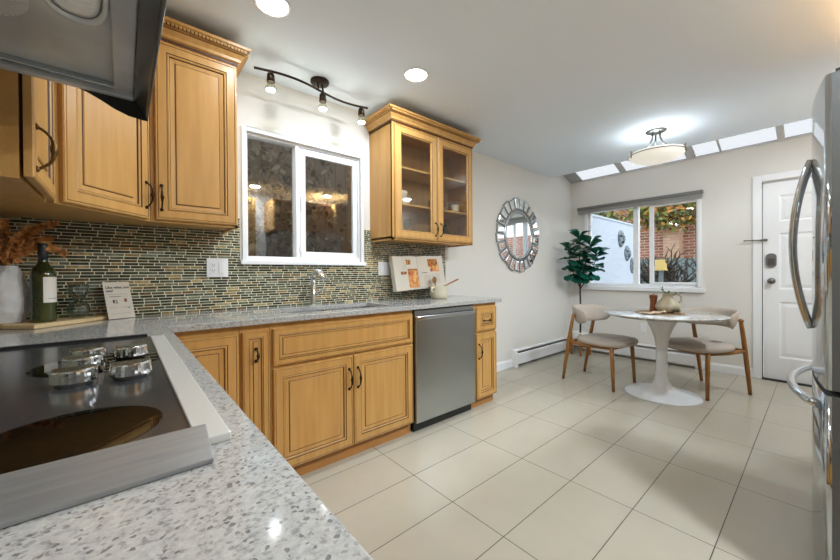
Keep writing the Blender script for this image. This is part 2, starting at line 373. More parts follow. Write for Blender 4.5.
# ------------------------------------------------------------------ room shell
NY,EX,SY,WX,ZC=2.449,5.119,-.86,-.50,2.46
def wall_boxes(mb,axis,p0,p1,a0,a1,z0,z1,holes,mt):
    A=sorted({a0,a1,*[h[0] for h in holes],*[h[1] for h in holes]}); Z=sorted({z0,z1,*[h[2] for h in holes],*[h[3] for h in holes]})
    for i in range(len(A)-1):
        for j in range(len(Z)-1):
            ca,cz=(A[i]+A[i+1])/2,(Z[j]+Z[j+1])/2
            if any(h[0]<ca<h[1] and h[2]<cz<h[3] for h in holes): continue
            if axis=='x': mb.box(A[i],A[i+1],p0,p1,Z[j],Z[j+1],mt)
            else: mb.box(p0,p1,A[i],A[i+1],Z[j],Z[j+1],mt)
struct(MB().box(WX-.1,EX+.15,SY-.1,NY+.15,-.1,0,FLOORM).build('floor'))
struct(MB().box(WX-.1,4.53,SY-.1,NY,ZC,ZC+.10,CEIL).build('ceiling'))
m=MB(); W1=(.605,1.475,1.235,2.09); wall_boxes(m,'x',NY,NY+.15,WX-.1,EX+.15,0,2.80,[W1],WALL); struct(m.build('wall_north'))
m=MB(); W2=(.93,2.215,.93,2.03); D1=(-.52,.405,-.01,2.075); wall_boxes(m,'y',EX,EX+.15,SY-.1,NY,0,2.478,[W2,D1],WALL); struct(m.build('wall_east'))
struct(MB().box(WX-.1,EX,SY-.1,SY,0,2.8,WALL).build('wall_south'))
struct(MB().box(WX-.1,WX,SY,NY,0,ZC,WALL).build('wall_west'))
# skylight strip: sloping glass between flat ceiling and the wall
sl=.33
def sk(x): return 2.478+sl*(EX-x)
win=struct(MB().box(4.53,4.60,SY,NY,ZC+.1,sk(4.55)+.06,CEIL).build('window_3'))
m=MB()
def skbar(y0,y1,x0=4.56,x1=EX+.02,t=.03,mt=None):
    vs=[(x0,y0,sk(x0)),(x0,y1,sk(x0)),(x1,y1,sk(x1)),(x1,y0,sk(x1))]; vs+=[(a,b,c+t) for a,b,c in vs]
    m.add(vs,[(0,1,2,3),(4,7,6,5),(0,3,7,4),(1,5,6,2),(0,4,5,1),(3,2,6,7)],mt or NICKELP)
NICKELP=mat('skylight_bar_grey',(206,206,206),.5)
SKBAR2=mat('skylight_end_panel',(182,182,182),.6,bump=(60,.8))
skbar(2.285,NY,mt=SKBAR2)
for a,b in ((1.70,1.765),(.955,1.04),(.725,.74),(.235,.29),(-.33,-.27)): skbar(a,b)
m.build('window_bar',win)
m=MB(); m.box(EX-.012,EX+.15,SY,NY,2.470,2.492,NICKELP); m.build('window_rail',win)
SKG=glass('skylight_glass',(199,199,199),.2,1.4,.3)
for a,b in ((1.765,2.285),(1.04,1.70),(.74,.955),(.29,.725),(-.27,.235),(-.80,-.33)):
    m=MB(); skbar(a,b,t=.008,mt=SKG); m.build('pane',win)
# baseboards
def bboard(name,path):
    m=MB(); m.sweep(path,[(0,0),(.014,0),(.014,.075),(.009,.085),(.006,.095),(0,.095)],TRIM); struct(m.build(name))
bboard('baseboard_north',[(5.0,NY),(2.52,NY)][::-1] if False else [(2.51,NY),(3.555,NY)])
bboard('baseboard_east',[(EX,.905),(EX,.475)])
# ---------------- kitchen window
w1=struct(MB().box(.585,.612,NY-.014,NY+.002,1.232,2.105,TRIM).box(1.468,1.492,NY-.014,NY+.002,1.232,2.105,TRIM).box(.612,1.468,NY-.014,NY+.002,2.078,2.105,TRIM).build('window_1',bevel=.002))
m=MB(); m.box(.570,1.505,NY-.034,NY+.06,1.205,1.232,TRIM); m.build('window_sill',w1,bevel=.004)
m=MB()   # fixed frame in the opening
for b in ((.605,.625,1.235,2.09),(1.455,1.475,1.235,2.09),(.625,1.455,1.235,1.262),(.625,1.455,2.062,2.09),(.945,.975,1.262,2.062)):
    m.box(b[0],b[1],NY+.012,NY+.085,b[2],b[3],TRIM)
m.build('window_frame',w1,bevel=.003)
m=MB()
for b in ((.978,1.018,1.262,2.055),(1.412,1.452,1.262,2.055),(1.018,1.412,1.262,1.305),(1.018,1.412,2.010,2.055)):
    m.box(b[0],b[1],NY+.016,NY+.044,b[2],b[3],TRIM)
m.build('sash',w1,bevel=.003)
m=MB(); m.box(.982,.992,NY+.006,NY+.018,1.60,1.70,TRIM); m.box(.968,.985,NY+.004,NY+.018,1.30,1.335,TRIM); m.build('latch',w1,bevel=.001)
MB().box(.625,.945,NY+.058,NY+.062,1.262,2.062,PANE).build('pane',w1)
MB().box(1.018,1.412,NY+.028,NY+.032,1.305,2.010,PANE).build('pane',w1)
# ---------------- dining window
w2=struct(MB().box(EX-.012,EX+.002,2.205,2.245,.955,2.05,TRIM).box(EX-.012,EX+.002,.905,.94,.955,2.05,TRIM).build('window_2',bevel=.002))
m=MB(); m.box(EX-.045,EX+.05,.875,2.27,.893,.945,TRIM); m.build('window_sill',w2,bevel=.005)
m=MB()
for y0,y1,z0,z1 in ((2.175,2.215,.945,2.03),(.93,.940,.945,2.03),(.940,2.175,.945,.985),(.940,2.175,2.00,2.03),(1.565,1.625,.985,2.00)):
    m.box(EX+.025,EX+.09,y0,y1,z0,z1,TRIM)
m.build('window_frame',w2,bevel=.003)
m=MB()
for y0,y1,z0,z1 in ((1.385,1.435,.985,2.0),(.940,.955,.985,2.0),(.955,1.385,1.965,2.0),(.955,1.385,.985,1.01)):
    m.box(EX+.008,EX+.024,y0,y1,z0,z1,TRIM)
m.build('sash',w2,bevel=.003)
MB().box(EX+.055,EX+.059,1.625,2.175,.985,2.0,PANE2).build('pane',w2)
MB().box(EX+.055,EX+.059,.940,1.565,.985,2.0,PANE2).build('pane',w2)
bl=thing('window_blind','grey stacked venetian blind pulled up along the top of the dining window','blind',(EX-.04,1.6,2.0))
m=MB(); m.box(EX-.055,EX-.001,.885,2.335,2.045,2.085,mat('blind_rail',(120,118,114),.4)); m.build('head_rail',bl,world=True,bevel=.003)
m=MB(); SL=mat('blind_slats',(176,174,170),.45)
for k in range(9): m.box(EX-.052,EX-.006,.892,2.328,2.005+k*.0042,2.0075+k*.0042,SL)
m.build('slats',bl,world=True)
m=MB(); m.box(EX-.052,EX-.006,.892,2.328,1.992,2.002,SL); m.build('bottom_rail',bl,world=True)
# ---------------- door
m=MB(); DW=TRIM
d1=None
def six_panel(mb,y0,y1,z0,z1,X):
    # door face looks to -x ; local x = -y world
    mb.T=frame((X,y1,0),(0,-1,0),(-1,0,0)); W=y1-y0
    pans=[]
    st=.115; mid=(W-2*st-.10)/2
    for xa in (st,st+mid+.10):
        for za,zb in ((.24,.82),(.95,1.53),(1.65,1.92)): pans.append((xa,xa+mid,za,zb))
    A=sorted({0,W,*[p[0] for p in pans],*[p[1] for p in pans]}); Z=sorted({z0,z1,*[p[2] for p in pans],*[p[3] for p in pans]})
    for i in range(len(A)-1):
        for j in range(len(Z)-1):
            ca,cz=(A[i]+A[i+1])/2,(Z[j]+Z[j+1])/2
            if any(p[0]<ca<p[1] and p[2]<cz<p[3] for p in pans): continue
            mb.box(A[i],A[i+1],0,.04,Z[j],Z[j+1],DW)
    P=[(0,0,0),(.010,-.007,0),(.018,-.010,0),(.045,-.004,0),(.050,-.003,0)]
    for xa,xb,za,zb in pans: 
        R=[[(xa+d,-h,za+d),(xb-d,-h,za+d),(xb-d,-h,zb-d),(xa+d,-h,zb-d)] for d,h,_ in P]
        for i in range(len(R)-1):
            for a in range(4): b=(a+1)%4; mb.add([R[i][a],R[i][b],R[i+1][b],R[i+1][a]],[(0,1,2,3)],DW)
        mb.add(R[-1],[(0,1,2,3)],DW)
    mb.T=Matrix.Identity(4)
six_panel(m,-.505,.395,.012,2.055,EX+.018); d1=struct(m.build('door_1'))
m=MB(); m.box(EX-.016,EX+.0,.405,.475,0,2.145,TRIM).box(EX-.016,EX,-.59,-.52,0,2.145,TRIM).box(EX-.016,EX,-.519,.404,2.080,2.145,TRIM)
m.box(EX,EX+.02,.398,.405,0,2.075,SLOT)
struct(m.build('trim_1',bevel=.004))
m=MB(); m.box(EX-.03,EX+.08,-.52,.405,0,.010,SLOT); m.build('threshold',d1)
m=MB(); m.T=Matrix.Translation((EX+.018,.335,1.035))@Matrix.Rotation(-PI/2,4,'Y'); m.lathe([(.031,0),(.031,.006),(.012,.012),(.011,.035),(.024,.042),(.028,.055),(.020,.066),(.004,.069)],NICKEL,n=24); m.build('door_knob',d1)
m=MB(); m.T=Matrix.Translation((EX+.018,.335,1.25))@Matrix.Rotation(-PI/2,4,'Y')
def rr(w,h,r,n=6):
    o=[]
    for cx,cy,a0 in ((w/2-r,h/2-r,0),(-w/2+r,h/2-r,PI/2),(-w/2+r,-h/2+r,PI),(w/2-r,-h/2+r,3*PI/2)):
        for i in range(n+1): a=a0+PI/2*i/n; o.append((cx+r*math.cos(a),cy+r*math.sin(a)))
    return o
m.prism(rr(.145,.078,.034),0,.022,KEYP); db=m.build('deadbolt_keypad',d1,bevel=.003)
m=MB(); m.T=Matrix.Translation((EX-.004,.335,1.235))@Matrix.Rotation(-PI/2,4,'Y'); m.prism(rr(.07,.05,.012),0,.003,mat('keypad_face',(74,72,70),.3)); m.build('key_face',db) if False else m.build('key_face',d1)
m=MB(); m.box(EX-.034,EX-.016,.36,.40,1.45,1.475,NICKEL); m.tube([(EX-.035,.385,1.462),(EX-.045,.47,1.465),(EX-.04,.535,1.466)],[.008,.006,.006],NICKEL); m.sphere((EX-.042,.40,1.462),.014,NICKEL); m.sphere((EX-.042,.535,1.466),.009,NICKEL)
m.build('swing_guard',d1)

# ------------------------------------------------------------------ backsplash
m=MB()
wall_boxes(m,'x',NY-.008,NY,WX,2.435,.915,1.40,[(.570,1.505,1.205,1.5)],MOSAIC)
m.box(WX,WX+.008,.0,NY-.008,.915,1.40,MOSAIC)
struct(m.build('trim_2'),'thin stacked green and brown glass mosaic tiling along the sink wall')

# ------------------------------------------------------------------ worktop, with a hole for the sink
YC,XC=1.845,.145
HX0,HX1,HY0,HY1=.72,1.44,1.965,2.315
wt=thing('quartz_worktop','speckled light grey quartz worktop turning the corner around the kitchen','worktop',(.8,2.1,.9))
m=MB()
for a,b,c,d in ((WX,XC,-.84,YC),(WX,HX0,YC,NY),(HX0,HX1,YC,HY0),(HX0,HX1,HY1,NY),(HX1,2.545,YC,NY)):
    pass
# single shell: build top/bottom faces on a grid with the hole and cooktop-free
xs=sorted({WX,XC,HX0,HX1,2.545}); ys=sorted({-.84,YC,HY0,HY1,NY})
bmv={}
def cell(i,j):
    cx,cy=(xs[i]+xs[i+1])/2,(ys[j]+ys[j+1])/2
    if HX0<cx<HX1 and HY0<cy<HY1: return False
    return cx<XC or cy>YC
C={(i,j) for i in range(len(xs)-1) for j in range(len(ys)-1) if cell(i,j)}
for (i,j) in C:
    x0,x1,y0,y1=xs[i],xs[i+1],ys[j],ys[j+1]
    m.add([(x0,y0,.915),(x1,y0,.915),(x1,y1,.915),(x0,y1,.915)],[(0,1,2,3)],QUARTZ); m.add([(x0,y0,.885),(x1,y0,.885),(x1,y1,.885),(x0,y1,.885)],[(3,2,1,0)],QUARTZ)
    for di,dj,pa,pb in ((-1,0,(x0,y1),(x0,y0)),(1,0,(x1,y0),(x1,y1)),(0,-1,(x0,y0),(x1,y0)),(0,1,(x1,y1),(x0,y1))):
        if (i+di,j+dj) not in C: m.add([(*pa,.885),(*pb,.885),(*pb,.915),(*pa,.915)],[(0,1,2,3)],QUARTZ)
m.build('slab',wt,world=True,bevel=.003)

# ------------------------------------------------------------------ base cabinets (door backs at Y=1.885, faces 1.865)
FY=1.885
def base_cabinet(name,label,x0,x1,items,toe=True,z0=.10,group=None):
    t=thing(name,label,'cabinet',((x0+x1)/2,FY+.28,0),group=group)
    m=MB()
    if name=='sink_base_cabinet': m.box(x0,x1,FY,FY+.02,z0,.885,WOOD).box(x0,x1,FY+.02,NY-.01,z0,.70,WOOD).box(x0,x0+.016,FY+.02,NY-.01,.70,.885,WOOD).box(x1-.016,x1,FY+.02,NY-.01,.70,.885,WOOD)
    else: m.box(x0,x1,FY,NY-.01,z0,.885,WOOD)
    m.build('body',t,world=True)
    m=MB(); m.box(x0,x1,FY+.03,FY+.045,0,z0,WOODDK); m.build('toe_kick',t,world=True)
    for it in items:
        kind,a,b,c,d,h=it
        m=MB(); m.T=frame((0,FY,0),(1,0,0),(0,-1,0)); k=1.0 if min(b-a,d-c)>.2 else .62
        panel_door(m,a,b,c,d,0,k=k); o=m.build(kind,t,world=True)
        if h:
            m=MB(); m.T=frame((0,FY-.020,0),(1,0,0),(0,-1,0)); pull(m,(h[0],0,h[1]),vertical=h[2],L=h[3],k=1.1); 
            q=m.build('handle',o); q.data.transform(Matrix.Translation(-world_loc(o)))
    return t
base_cabinet('corner_base_cabinet','maple base cabinet in the corner, its door partly hidden by the hob worktop',.155,.432,[('door',.165,.425,.105,.845,None)])
base_cabinet('narrow_base_cabinet','narrow pull-out maple base cabinet left of the sink cabinet',.434,.578,[('door',.442,.570,.105,.848,(.506,.73,True,.06))])
base_cabinet('sink_base_cabinet','wide maple sink cabinet with two doors and a false drawer front',.580,1.545,[('drawer_front',.590,1.536,.655,.850,None),('door',.590,1.060,.090,.640,(1.033,.50,True,.12)),('door',1.066,1.536,.090,.640,(1.093,.50,True,.12))])
base_cabinet('end_base_cabinet','slim maple base cabinet with a drawer at the open end of the worktop',2.205,2.50,[('drawer',2.225,2.492,.645,.848,(2.36,.735,False,.08)),('door',2.225,2.492,.080,.628,(2.252,.48,True,.12))])
# under the hob worktop (hidden face looks to +x)
t=thing('hob_base_cabinet','maple base cabinet run carrying the hob worktop','cabinet',(-.18,.5,0))
m=MB(); m.box(WX+.005,.10,-.82,FY-.01,.10,.885,WOOD); m.build('body',t,world=True)
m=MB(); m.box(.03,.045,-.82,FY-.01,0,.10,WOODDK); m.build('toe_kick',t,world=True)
for a,b in ((-.80,-.25),(-.24,.32),(.33,.90),(.91,1.48)):
    m=MB(); m.T=frame((.10,0,0),(0,1,0),(1,0,0)); panel_door(m,a,b,.11,.86,0); m.build('door',t,world=True)
# dishwasher
t=thing('dishwasher','stainless steel dishwasher built in between the maple base cabinets','dishwasher',(1.875,2.1,0))
m=MB(); m.box(1.551,2.200,FY,NY-.02,.10,.880,BLACK); m.build('body',t,world=True)
m=MB(); m.box(1.558,2.192,1.857,FY,.075,.835,STEEL); 
m.build('door',t,world=True,bevel=.004)
m=MB(); m.box(1.558,2.192,1.872,FY,.838,.872,STEELH); m.build('control_strip',t,world=True,bevel=.002)
m=MB(); m.box(1.558,2.192,1.845,1.864,.806,.836,POL); m.build('handle_lip',t,world=True,bevel=.005)
m=MB(); m.box(1.565,2.185,FY+.015,FY+.03,.004,.10,BLACK); m.build('kick_plate',t,world=True)
# sink
t=thing('kitchen_sink','double bowl stainless sink set under the worktop below the window','sink',(1.08,2.14,.7))
m=MB()
def basin(x0,x1,y0,y1,z0,z1):
    A=[(x0,y0,z1),(x1,y0,z1),(x1,y1,z1),(x0,y1,z1)]; B=[(x0+.02,y0+.02,z0),(x1-.02,y0+.02,z0),(x1-.02,y1-.02,z0),(x0+.02,y1-.02,z0)]
    for a in range(4): b=(a+1)%4; m.add([A[a],A[b],B[b],B[a]],[(0,1,2,3)],SINKM)
    m.add(B,[(0,1,2,3)],SINKM)
for nm,(a,b) in (('bowl',(HX0-.005,1.075)),('bowl',(1.095,HX1+.005))):
    m=MB(); basin(a,b,HY0-.005,HY1+.005,.72,.884); m.box(a+.14,a+.18,2.12,2.16,.721,.723,SLOT); m.build(nm,t,world=True,solid=.002)
m=MB(); m.box(1.072,1.098,HY0-.004,HY1+.004,.86,.884,SINKM); m.build('divider',t,world=True)
# faucet
t=thing('kitchen_faucet','polished single lever kitchen faucet behind the sink','faucet',(1.03,2.375,.915))
m=MB(); m.lathe([(.026,0),(.026,.006),(.019,.012),(.018,.17),(.016,.18)],CHROME,n=24); m.build('body',t)
m=MB(); m.tube([(0,0,.16),(0,-.004,.20),(0,-.03,.235),(0,-.075,.245),(0,-.12,.235),(0,-.150,.205),(0,-.158,.185)],[.016,.016,.016,.017,.019,.021,.018],CHROME,n=16); m.build('spout',t)
m=MB(); m.tube([(.016,0,.08),(.034,0,.082)],[.013,.012],CHROME,n=14); m.tube([(.034,0,.082),(.055,-.01,.10),(.075,-.018,.125)],[.008,.006,.005],CHROME); m.build('lever',t)

# ------------------------------------------------------------------ cooktop
t=thing('glass_cooktop','black glass cooktop with steel trim strips set on the grey worktop','cooktop',(-.18,1.0,.915))
m=MB(); m.box(-.455,.068,.53,1.545,.9152,.9225,CTGLASS); m.build('glass_top',t,world=True)
m=MB(); m.box(-.455,.062,1.545,1.562,.9152,.930,BLACK); m.build('rear_trim',t,world=True,bevel=.002)
m=MB(); m.box(.068,.107,.512,1.515,.9152,.9265,QSTRIP); m.build('side_trim',t,world=True,bevel=.002)
m=MB(); vs=[(-.455,.462,.9155),(.078,.462,.9155),(.084,.552,.9235),(-.455,.552,.9235),(-.455,.462,.921),(.078,.462,.921),(.084,.552,.931),(-.455,.552,.931)]
m.add(vs,[(3,2,1,0),(4,5,6,7),(0,1,5,4),(1,2,6,5),(2,3,7,6),(3,0,4,7)],FSTRIP); m.build('front_trim',t,world=True,bevel=.0015)
for cx,cy,r in ((-.055,.657,.098),(-.045,1.15,.120),(-.31,.70,.10),(-.31,1.2,.10)):
    m=MB(); m.lathe([(r,.9225),(r,.9231)],CTBURN,c=(cx,cy,0),n=64,smooth=False); m.build('burner',t,world=True)
def knob(cx,cy):
    m=MB(); P=[]; n=40
    def outline(r,fl):
        o=[]
        for i in range(n):
            a=2*PI*i/n; x=math.cos(a); y=math.sin(a); q=r*(1+fl*(1 if i%2 else -1))
            o.append((x*q,min(y*q,.45*r) if y>0 else y*q))
        return o
    R=[(.028,.0,0),(.030,.003,0),(.033,.006,.012),(.0345,.008,.012),(.0335,.028,.012),(.0325,.031,0),(.031,.032,0)]
    rings=[[(cx+x,cy+y,.9232+z) for x,y in outline(r,fl)] for r,z,fl in R]
    m.loft(rings,CHROME,smooth=False,caps=False); m.add(rings[-1],[tuple(range(n))],POL); m.add(rings[0],[tuple(range(n))],CHROME); m.build('knob',t,world=True)
for c in ((-.075,.955),(.010,.945),(-.072,1.085),(-.070,1.20),(.012,1.165)): knob(*c)

# ------------------------------------------------------------------ range hood
t=thing('range_hood','dark stainless range hood hanging over the cooktop','range hood',(-.2,1.0,1.65))
HY,HN=1.37,.61
m=MB(); m.box(WX,.028,HN,HY,1.72,1.84,DARKST); m.build('body',t,world=True)
m=MB(); m.box(WX,-.016,HN+.03,HY-.03,1.696,1.72,DARKST); m.build('under_panel',t,world=True)
VISOR=mat('hood_visor_steel',(96,98,99),.22,metal=.7)
m=MB()   # rim around the underside
m.box(WX,.028,HY-.022,HY,1.667,1.72,DARKST); m.box(WX,.028,HN,HN+.022,1.667,1.72,DARKST); m.box(-.016,.028,HN+.022,HY-.022,1.680,1.72,DARKST); m.box(WX,.028,HY-.036,HY-.028,1.680,1.6975,STEEL)
m.build('rim',t,world=True,bevel=.003)
m=MB(); vs=[]
P=[(.028,1.668),(.056,1.622),(.063,1.622),(.062,1.70),(.060,1.84),(.028,1.84)]
m.add([(x,HN,z) for x,z in P]+[(x,HY,z) for x,z in P],[tuple(range(6))[::-1],tuple(range(6,12))]+[(i,(i+1)%6,6+(i+1)%6,6+i) for i in range(6)],VISOR); m.build('visor',t,world=True,bevel=.003)
for ya,yb in ((HY,HY+.004),(HN-.004,HN)):
    m=MB(); P=[(-.10,1.672),(-.075,1.664),(-.045,1.650),(-.015,1.633),(.015,1.622),(.05,1.618),(.063,1.618),(.062,1.70),(.060,1.84),(-.10,1.84)]
    n=len(P); m.add([(x,ya,z) for x,z in P]+[(x,yb,z) for x,z in P],[tuple(range(n))[::-1],tuple(range(n,2*n))]+[(i,(i+1)%n,n+(i+1)%n,n+i) for i in range(n)],BLACK); m.build('end_cap',t,world=True)
m=MB(); HL=mat('hood_lamp_lens',(250,250,250),.25,spec=.8,bump=(60,.6)); HLR=mat('hood_lamp_ring',(226,228,229),.3,metal=.25)
def oval(cx,cy,rx,ry,z,n=40,p=2.6): return [(cx+rx*math.copysign(abs(math.cos(2*PI*i/n))**(2/p),math.cos(2*PI*i/n)),cy+ry*math.copysign(abs(math.sin(2*PI*i/n))**(2/p),math.sin(2*PI*i/n)),z) for i in range(n)]
m.loft([oval(-.072,.925,.056,.135,1.696),oval(-.072,.925,.054,.132,1.688),oval(-.072,.925,.047,.120,1.687),oval(-.072,.925,.045,.116,1.692)],HLR,caps=False); o=m.build('lamp_ring',t,world=True)
m=MB(); m.loft([oval(-.072,.925,.045,.116,1.693),oval(-.072,.925,.034,.09,1.687),oval(-.072,.925,.014,.04,1.685)],HL); m.build('lamp_lens',t,world=True)
m=MB(); cx,cy=-.225,1.03
for i in range(26):
    y=cy-.105+i*.0082; hw=.085*math.sqrt(max(0,1-((y-cy)/.108)**2)); m.box(cx-hw,cx+hw,y,y+.0042,1.688,1.694,HLR)
m.build('filter_grille',t,world=True); 
m=MB(); m.lathe([(.004,-.004),(.005,0)],POL,c=(-.118,.99,1.696),n=12); m.build('screw',t,world=True)

# ------------------------------------------------------------------ wall cabinets
def in_frame_part(name,parent,T,fn,**k):
    m=MB(); m.T=T; fn(m); return m.build(name,parent,world=True,**k)
ZU0,ZU1=1.40,2.31
# straight cabinet
t=thing('tall_wall_cabinet','maple wall cabinet with one tall raised door and dentil crown beside the kitchen window','cabinet',(.29,2.3,1.4))
m=MB(); m.box(.104,.490,2.135,NY-.001,ZU0+.012,ZU1,WOOD); m.box(.104,.490,2.135,2.155,ZU0,ZU0+.012,WOOD); m.box(.474,.490,2.135,NY-.001,ZU0,ZU0+.012,WOOD); m.build('body',t,world=True)
d=in_frame_part('door',t,frame((0,2.135,0),(1,0,0),(0,-1,0)),lambda m:panel_door(m,.122,.484,1.412,2.290,0),)
in_frame_part('handle',t,frame((0,2.115,0),(1,0,0),(0,-1,0)),lambda m:pull(m,(.146,0,1.520),L=.118,mt=BRONZE))
m=MB(); crown(m,[(.104,2.135),(.490,2.135),(.490,NY-.002)],2.305); m.build('crown',t,world=True)
# diagonal corner cabinet
t=thing('corner_wall_cabinet','diagonal maple corner wall cabinet behind the range hood','cabinet',(-.2,2.2,1.4))
A,B=Vector((-.188,1.800,0)),Vector((.100,2.135,0)); dd=(B-A).normalized(); nn=Vector((dd.y,-dd.x,0))
m=MB(); P=[(WX+.001,1.802),(A.x,A.y+.002),(.102,2.137),(.102,NY-.001),(WX+.001,NY-.001)]; m.prism(P,ZU0+.012,ZU1,WOOD)
q=[(A.x,A.y+.002),(.102,2.137),(.102-.014,2.137+.014),(A.x-.014,A.y+.016)]; m.prism(q,ZU0,ZU0+.012,WOOD); m.build('body',t,world=True)
L=(B-A).length; T=frame(A,dd,nn)
in_frame_part('door',t,T,lambda m:panel_door(m,.018,L-.022,1.408,2.290,0))
in_frame_part('handle',t,T@Matrix.Translation((0,-.020,0)),lambda m:pull(m,(L-.046,0,1.52),L=.118,mt=BRONZE))
m=MB(); crown(m,[(A.x,A.y),(.102,2.135)],2.305); m.build('crown',t,world=True)
# cabinet on the hood wall
t=thing('side_wall_cabinet','maple wall cabinet next to the range hood with a brass pull on its door','cabinet',(-.35,1.6,1.4))
m=MB(); m.box(WX+.001,-.208,1.390,1.798,ZU0+.012,ZU1,WOOD); m.box(WX+.001,-.208,1.390,1.410,ZU0-.004,ZU0+.012,WOOD); m.box(-.228,-.208,1.410,1.798,ZU0-.004,ZU0+.012,WOOD)
m.box(-.250,-.2075,1.386,1.390,ZU0-.004,ZU1,WOOD); m.build('body',t,world=True)
T=frame((-.200,1.386,0),(0,1,0),(1,0,0))
in_frame_part('door',t,T,lambda m:panel_door(m,.002,.392,1.404,2.290,0))
in_frame_part('handle',t,T@Matrix.Translation((0,-.020,0)),lambda m:pull(m,(.030,0,1.492),L=.118,k=1.1,mt=ABRASS))
m=MB(); crown(m,[(-.208,1.386),(-.208,1.798)],2.305); m.build('crown',t,world=True)
# glass fronted cabinet (open box with shelves)
t=thing('glass_door_cabinet','maple wall cabinet with two glass doors showing dishes inside','cabinet',(2.02,2.3,1.4))
GX0,GX1=1.560,2.490; m=MB()
m.box(GX0,GX0+.016,2.135,NY-.001,ZU0,ZU1,WOOD); m.box(GX1-.016,GX1,2.135,NY-.001,ZU0,ZU1,WOOD)
m.box(GX0,GX1,2.135,NY-.001,ZU1-.016,ZU1,WOOD); m.box(GX0,GX1,2.139,NY-.001,ZU0+.012,ZU0+.028,WOOD); m.box(GX0+.016,GX1-.016,NY-.012,NY-.002,ZU0+.028,ZU1-.016,WOODIN)
m.box(GX0,GX0+.02,2.133,2.15,ZU0,ZU1,WOOD); m.box(GX1-.02,GX1,2.133,2.15,ZU0,ZU1,WOOD); m.box(GX0,GX1,2.133,2.15,ZU0,ZU0+.02,WOOD)
m.build('body',t,world=True)
for z in (1.700,1.990):
    m=MB(); m.box(GX0+.017,GX1-.017,2.155,NY-.014,z-.016,z,WOODIN); m.build('shelf',t,world=True)
for a,b,hx in ((1.578,2.022,1.995),(2.030,2.472,2.057)):
    T=frame((0,2.133,0),(1,0,0),(0,-1,0))
    o=in_frame_part('door',t,T,lambda m:panel_door(m,a,b,1.412,2.290,0,prof=GLASSP,hole=True))
    g=in_frame_part('pane',o,T,lambda m:m.box(a+.06,b-.06,-.008,-.004,1.472,2.230,CABGL)); 
    h=in_frame_part('handle',o,T@Matrix.Translation((0,-.020,0)),lambda m:pull(m,(hx,0,1.508),L=.105))
m=MB(); crown(m,[(GX0,NY-.002),(GX0,2.133),(GX1,2.133),(GX1,NY-.002)],2.305); m.build('crown',t,world=True)
# contents of the glass cabinet
z2=1.7005
def lathe_thing(name,label,cat,loc,prof,mt,n=28,group=None,caps=True):
    m=MB(); m.lathe(prof,mt,n=n,caps=caps); o=m.build(name); o.location=loc; return tag(o,label,cat,group)
for k in range(3):
    lathe_thing('dinner_plate','white dish in the short stack on the middle shelf of the glass cabinet','plate',(1.745,2.29,z2+k*.014),[(.05,0),(.055,.002),(.09,.012),(.092,.014),(.05,.006)],PLATEM,group='stacked white dishes')
lathe_thing('white_bowl','white bowl on top of the dish stack in the glass cabinet','bowl',(1.745,2.29,z2+.045),[(.03,0),(.055,.02),(.068,.05),(.070,.075),(.066,.075),(.052,.02),(.02,.008)],PLATEM)
for x,y in ((1.70,2.27),(1.80,2.25)):
    lathe_thing('wine_glass','clear stemmed glass on the bottom shelf behind the left cabinet door','glass',(x,y,1.4285),[(.03,0),(.028,.003),(.004,.008),(.004,.07),(.022,.085),(.034,.115),(.031,.165),(.030,.165),(.032,.115),(.02,.088),(.002,.075)],CLEAR,group='stemmed glasses in the cabinet')
for x,y in ((2.14,2.24),(2.20,2.28),(2.15,2.33)):
    lathe_thing('tumbler','clear tumbler on the middle shelf behind the right cabinet door','glass',(x,y,z2),[(.027,0),(.03,.11),(.029,.11),(.026,.006),(.001,.005)],CLEAR,group='tumblers in the cabinet')
m=MB(); m.T=Matrix.Rotation(math.radians(78),4,'X'); m.lathe([(.01,-.004),(.085,-.004),(.105,.006),(.104,.010),(.08,0),(.01,0)],DARKP,n=40); o=m.build('dark_plate'); o.location=(2.30,2.36,1.535); tag(o,'dark round plate standing on edge in the glass cabinet','plate')
lathe_thing('cream_mug','cream mug on the middle shelf at the right end of the glass cabinet','mug',(2.40,2.27,z2),[(.03,0),(.038,.01),(.038,.085),(.035,.085),(.034,.01),(.01,.006)],PLATEM)

# ------------------------------------------------------------------ outlets
def plate(name,label,x,z,w,h,kinds):
    t=thing(name,label,'outlet',(x,NY-.009,z)); m=MB(); m.prism(rr(w,h,.006),0,.005,WHITE); 
    o=m.build('cover',t); o.data.transform(Matrix.Rotation(PI/2,4,'X')); 
    n=len(kinds)
    for i,k in enumerate(kinds):
        cx=(i-(n-1)/2)*.046; m=MB()
        if k=='s': m.box(cx-.016,cx+.016,-.0085,-.005,-.033,.033,TRIM)
        else:
            m.box(cx-.016,cx+.016,-.007,-.005,-.033,.033,WHITE)
            for dz in (-.017,.017): m.box(cx-.007,cx-.005,-.0075,-.007,dz-.004,dz+.005,SLOT); m.box(cx+.005,cx+.007,-.0075,-.007,dz-.004,dz+.005,SLOT); m.box(cx-.002,cx+.002,-.0075,-.007,dz-.011,dz-.008,SLOT)
        m.build('switch' if k=='s' else 'socket',t)
    return t
plate('wall_outlet','white double plate with a socket and switch on the mosaic left of the window',.442,1.183,.116,.116,'os')
plate('wall_switch','white switch plate on the mosaic beside the open cookbook',1.69,1.183,.116,.112,'ss')
m=MB(); m.T=Matrix.Translation((EX-.001,1.50,.42))@Matrix.Rotation(-PI/2,4,'Y'); m.prism(rr(.115,.07,.006),0,.005,WHITE); tag(m.build('low_wall_outlet'),'small white socket low on the wall under the dining window','outlet')

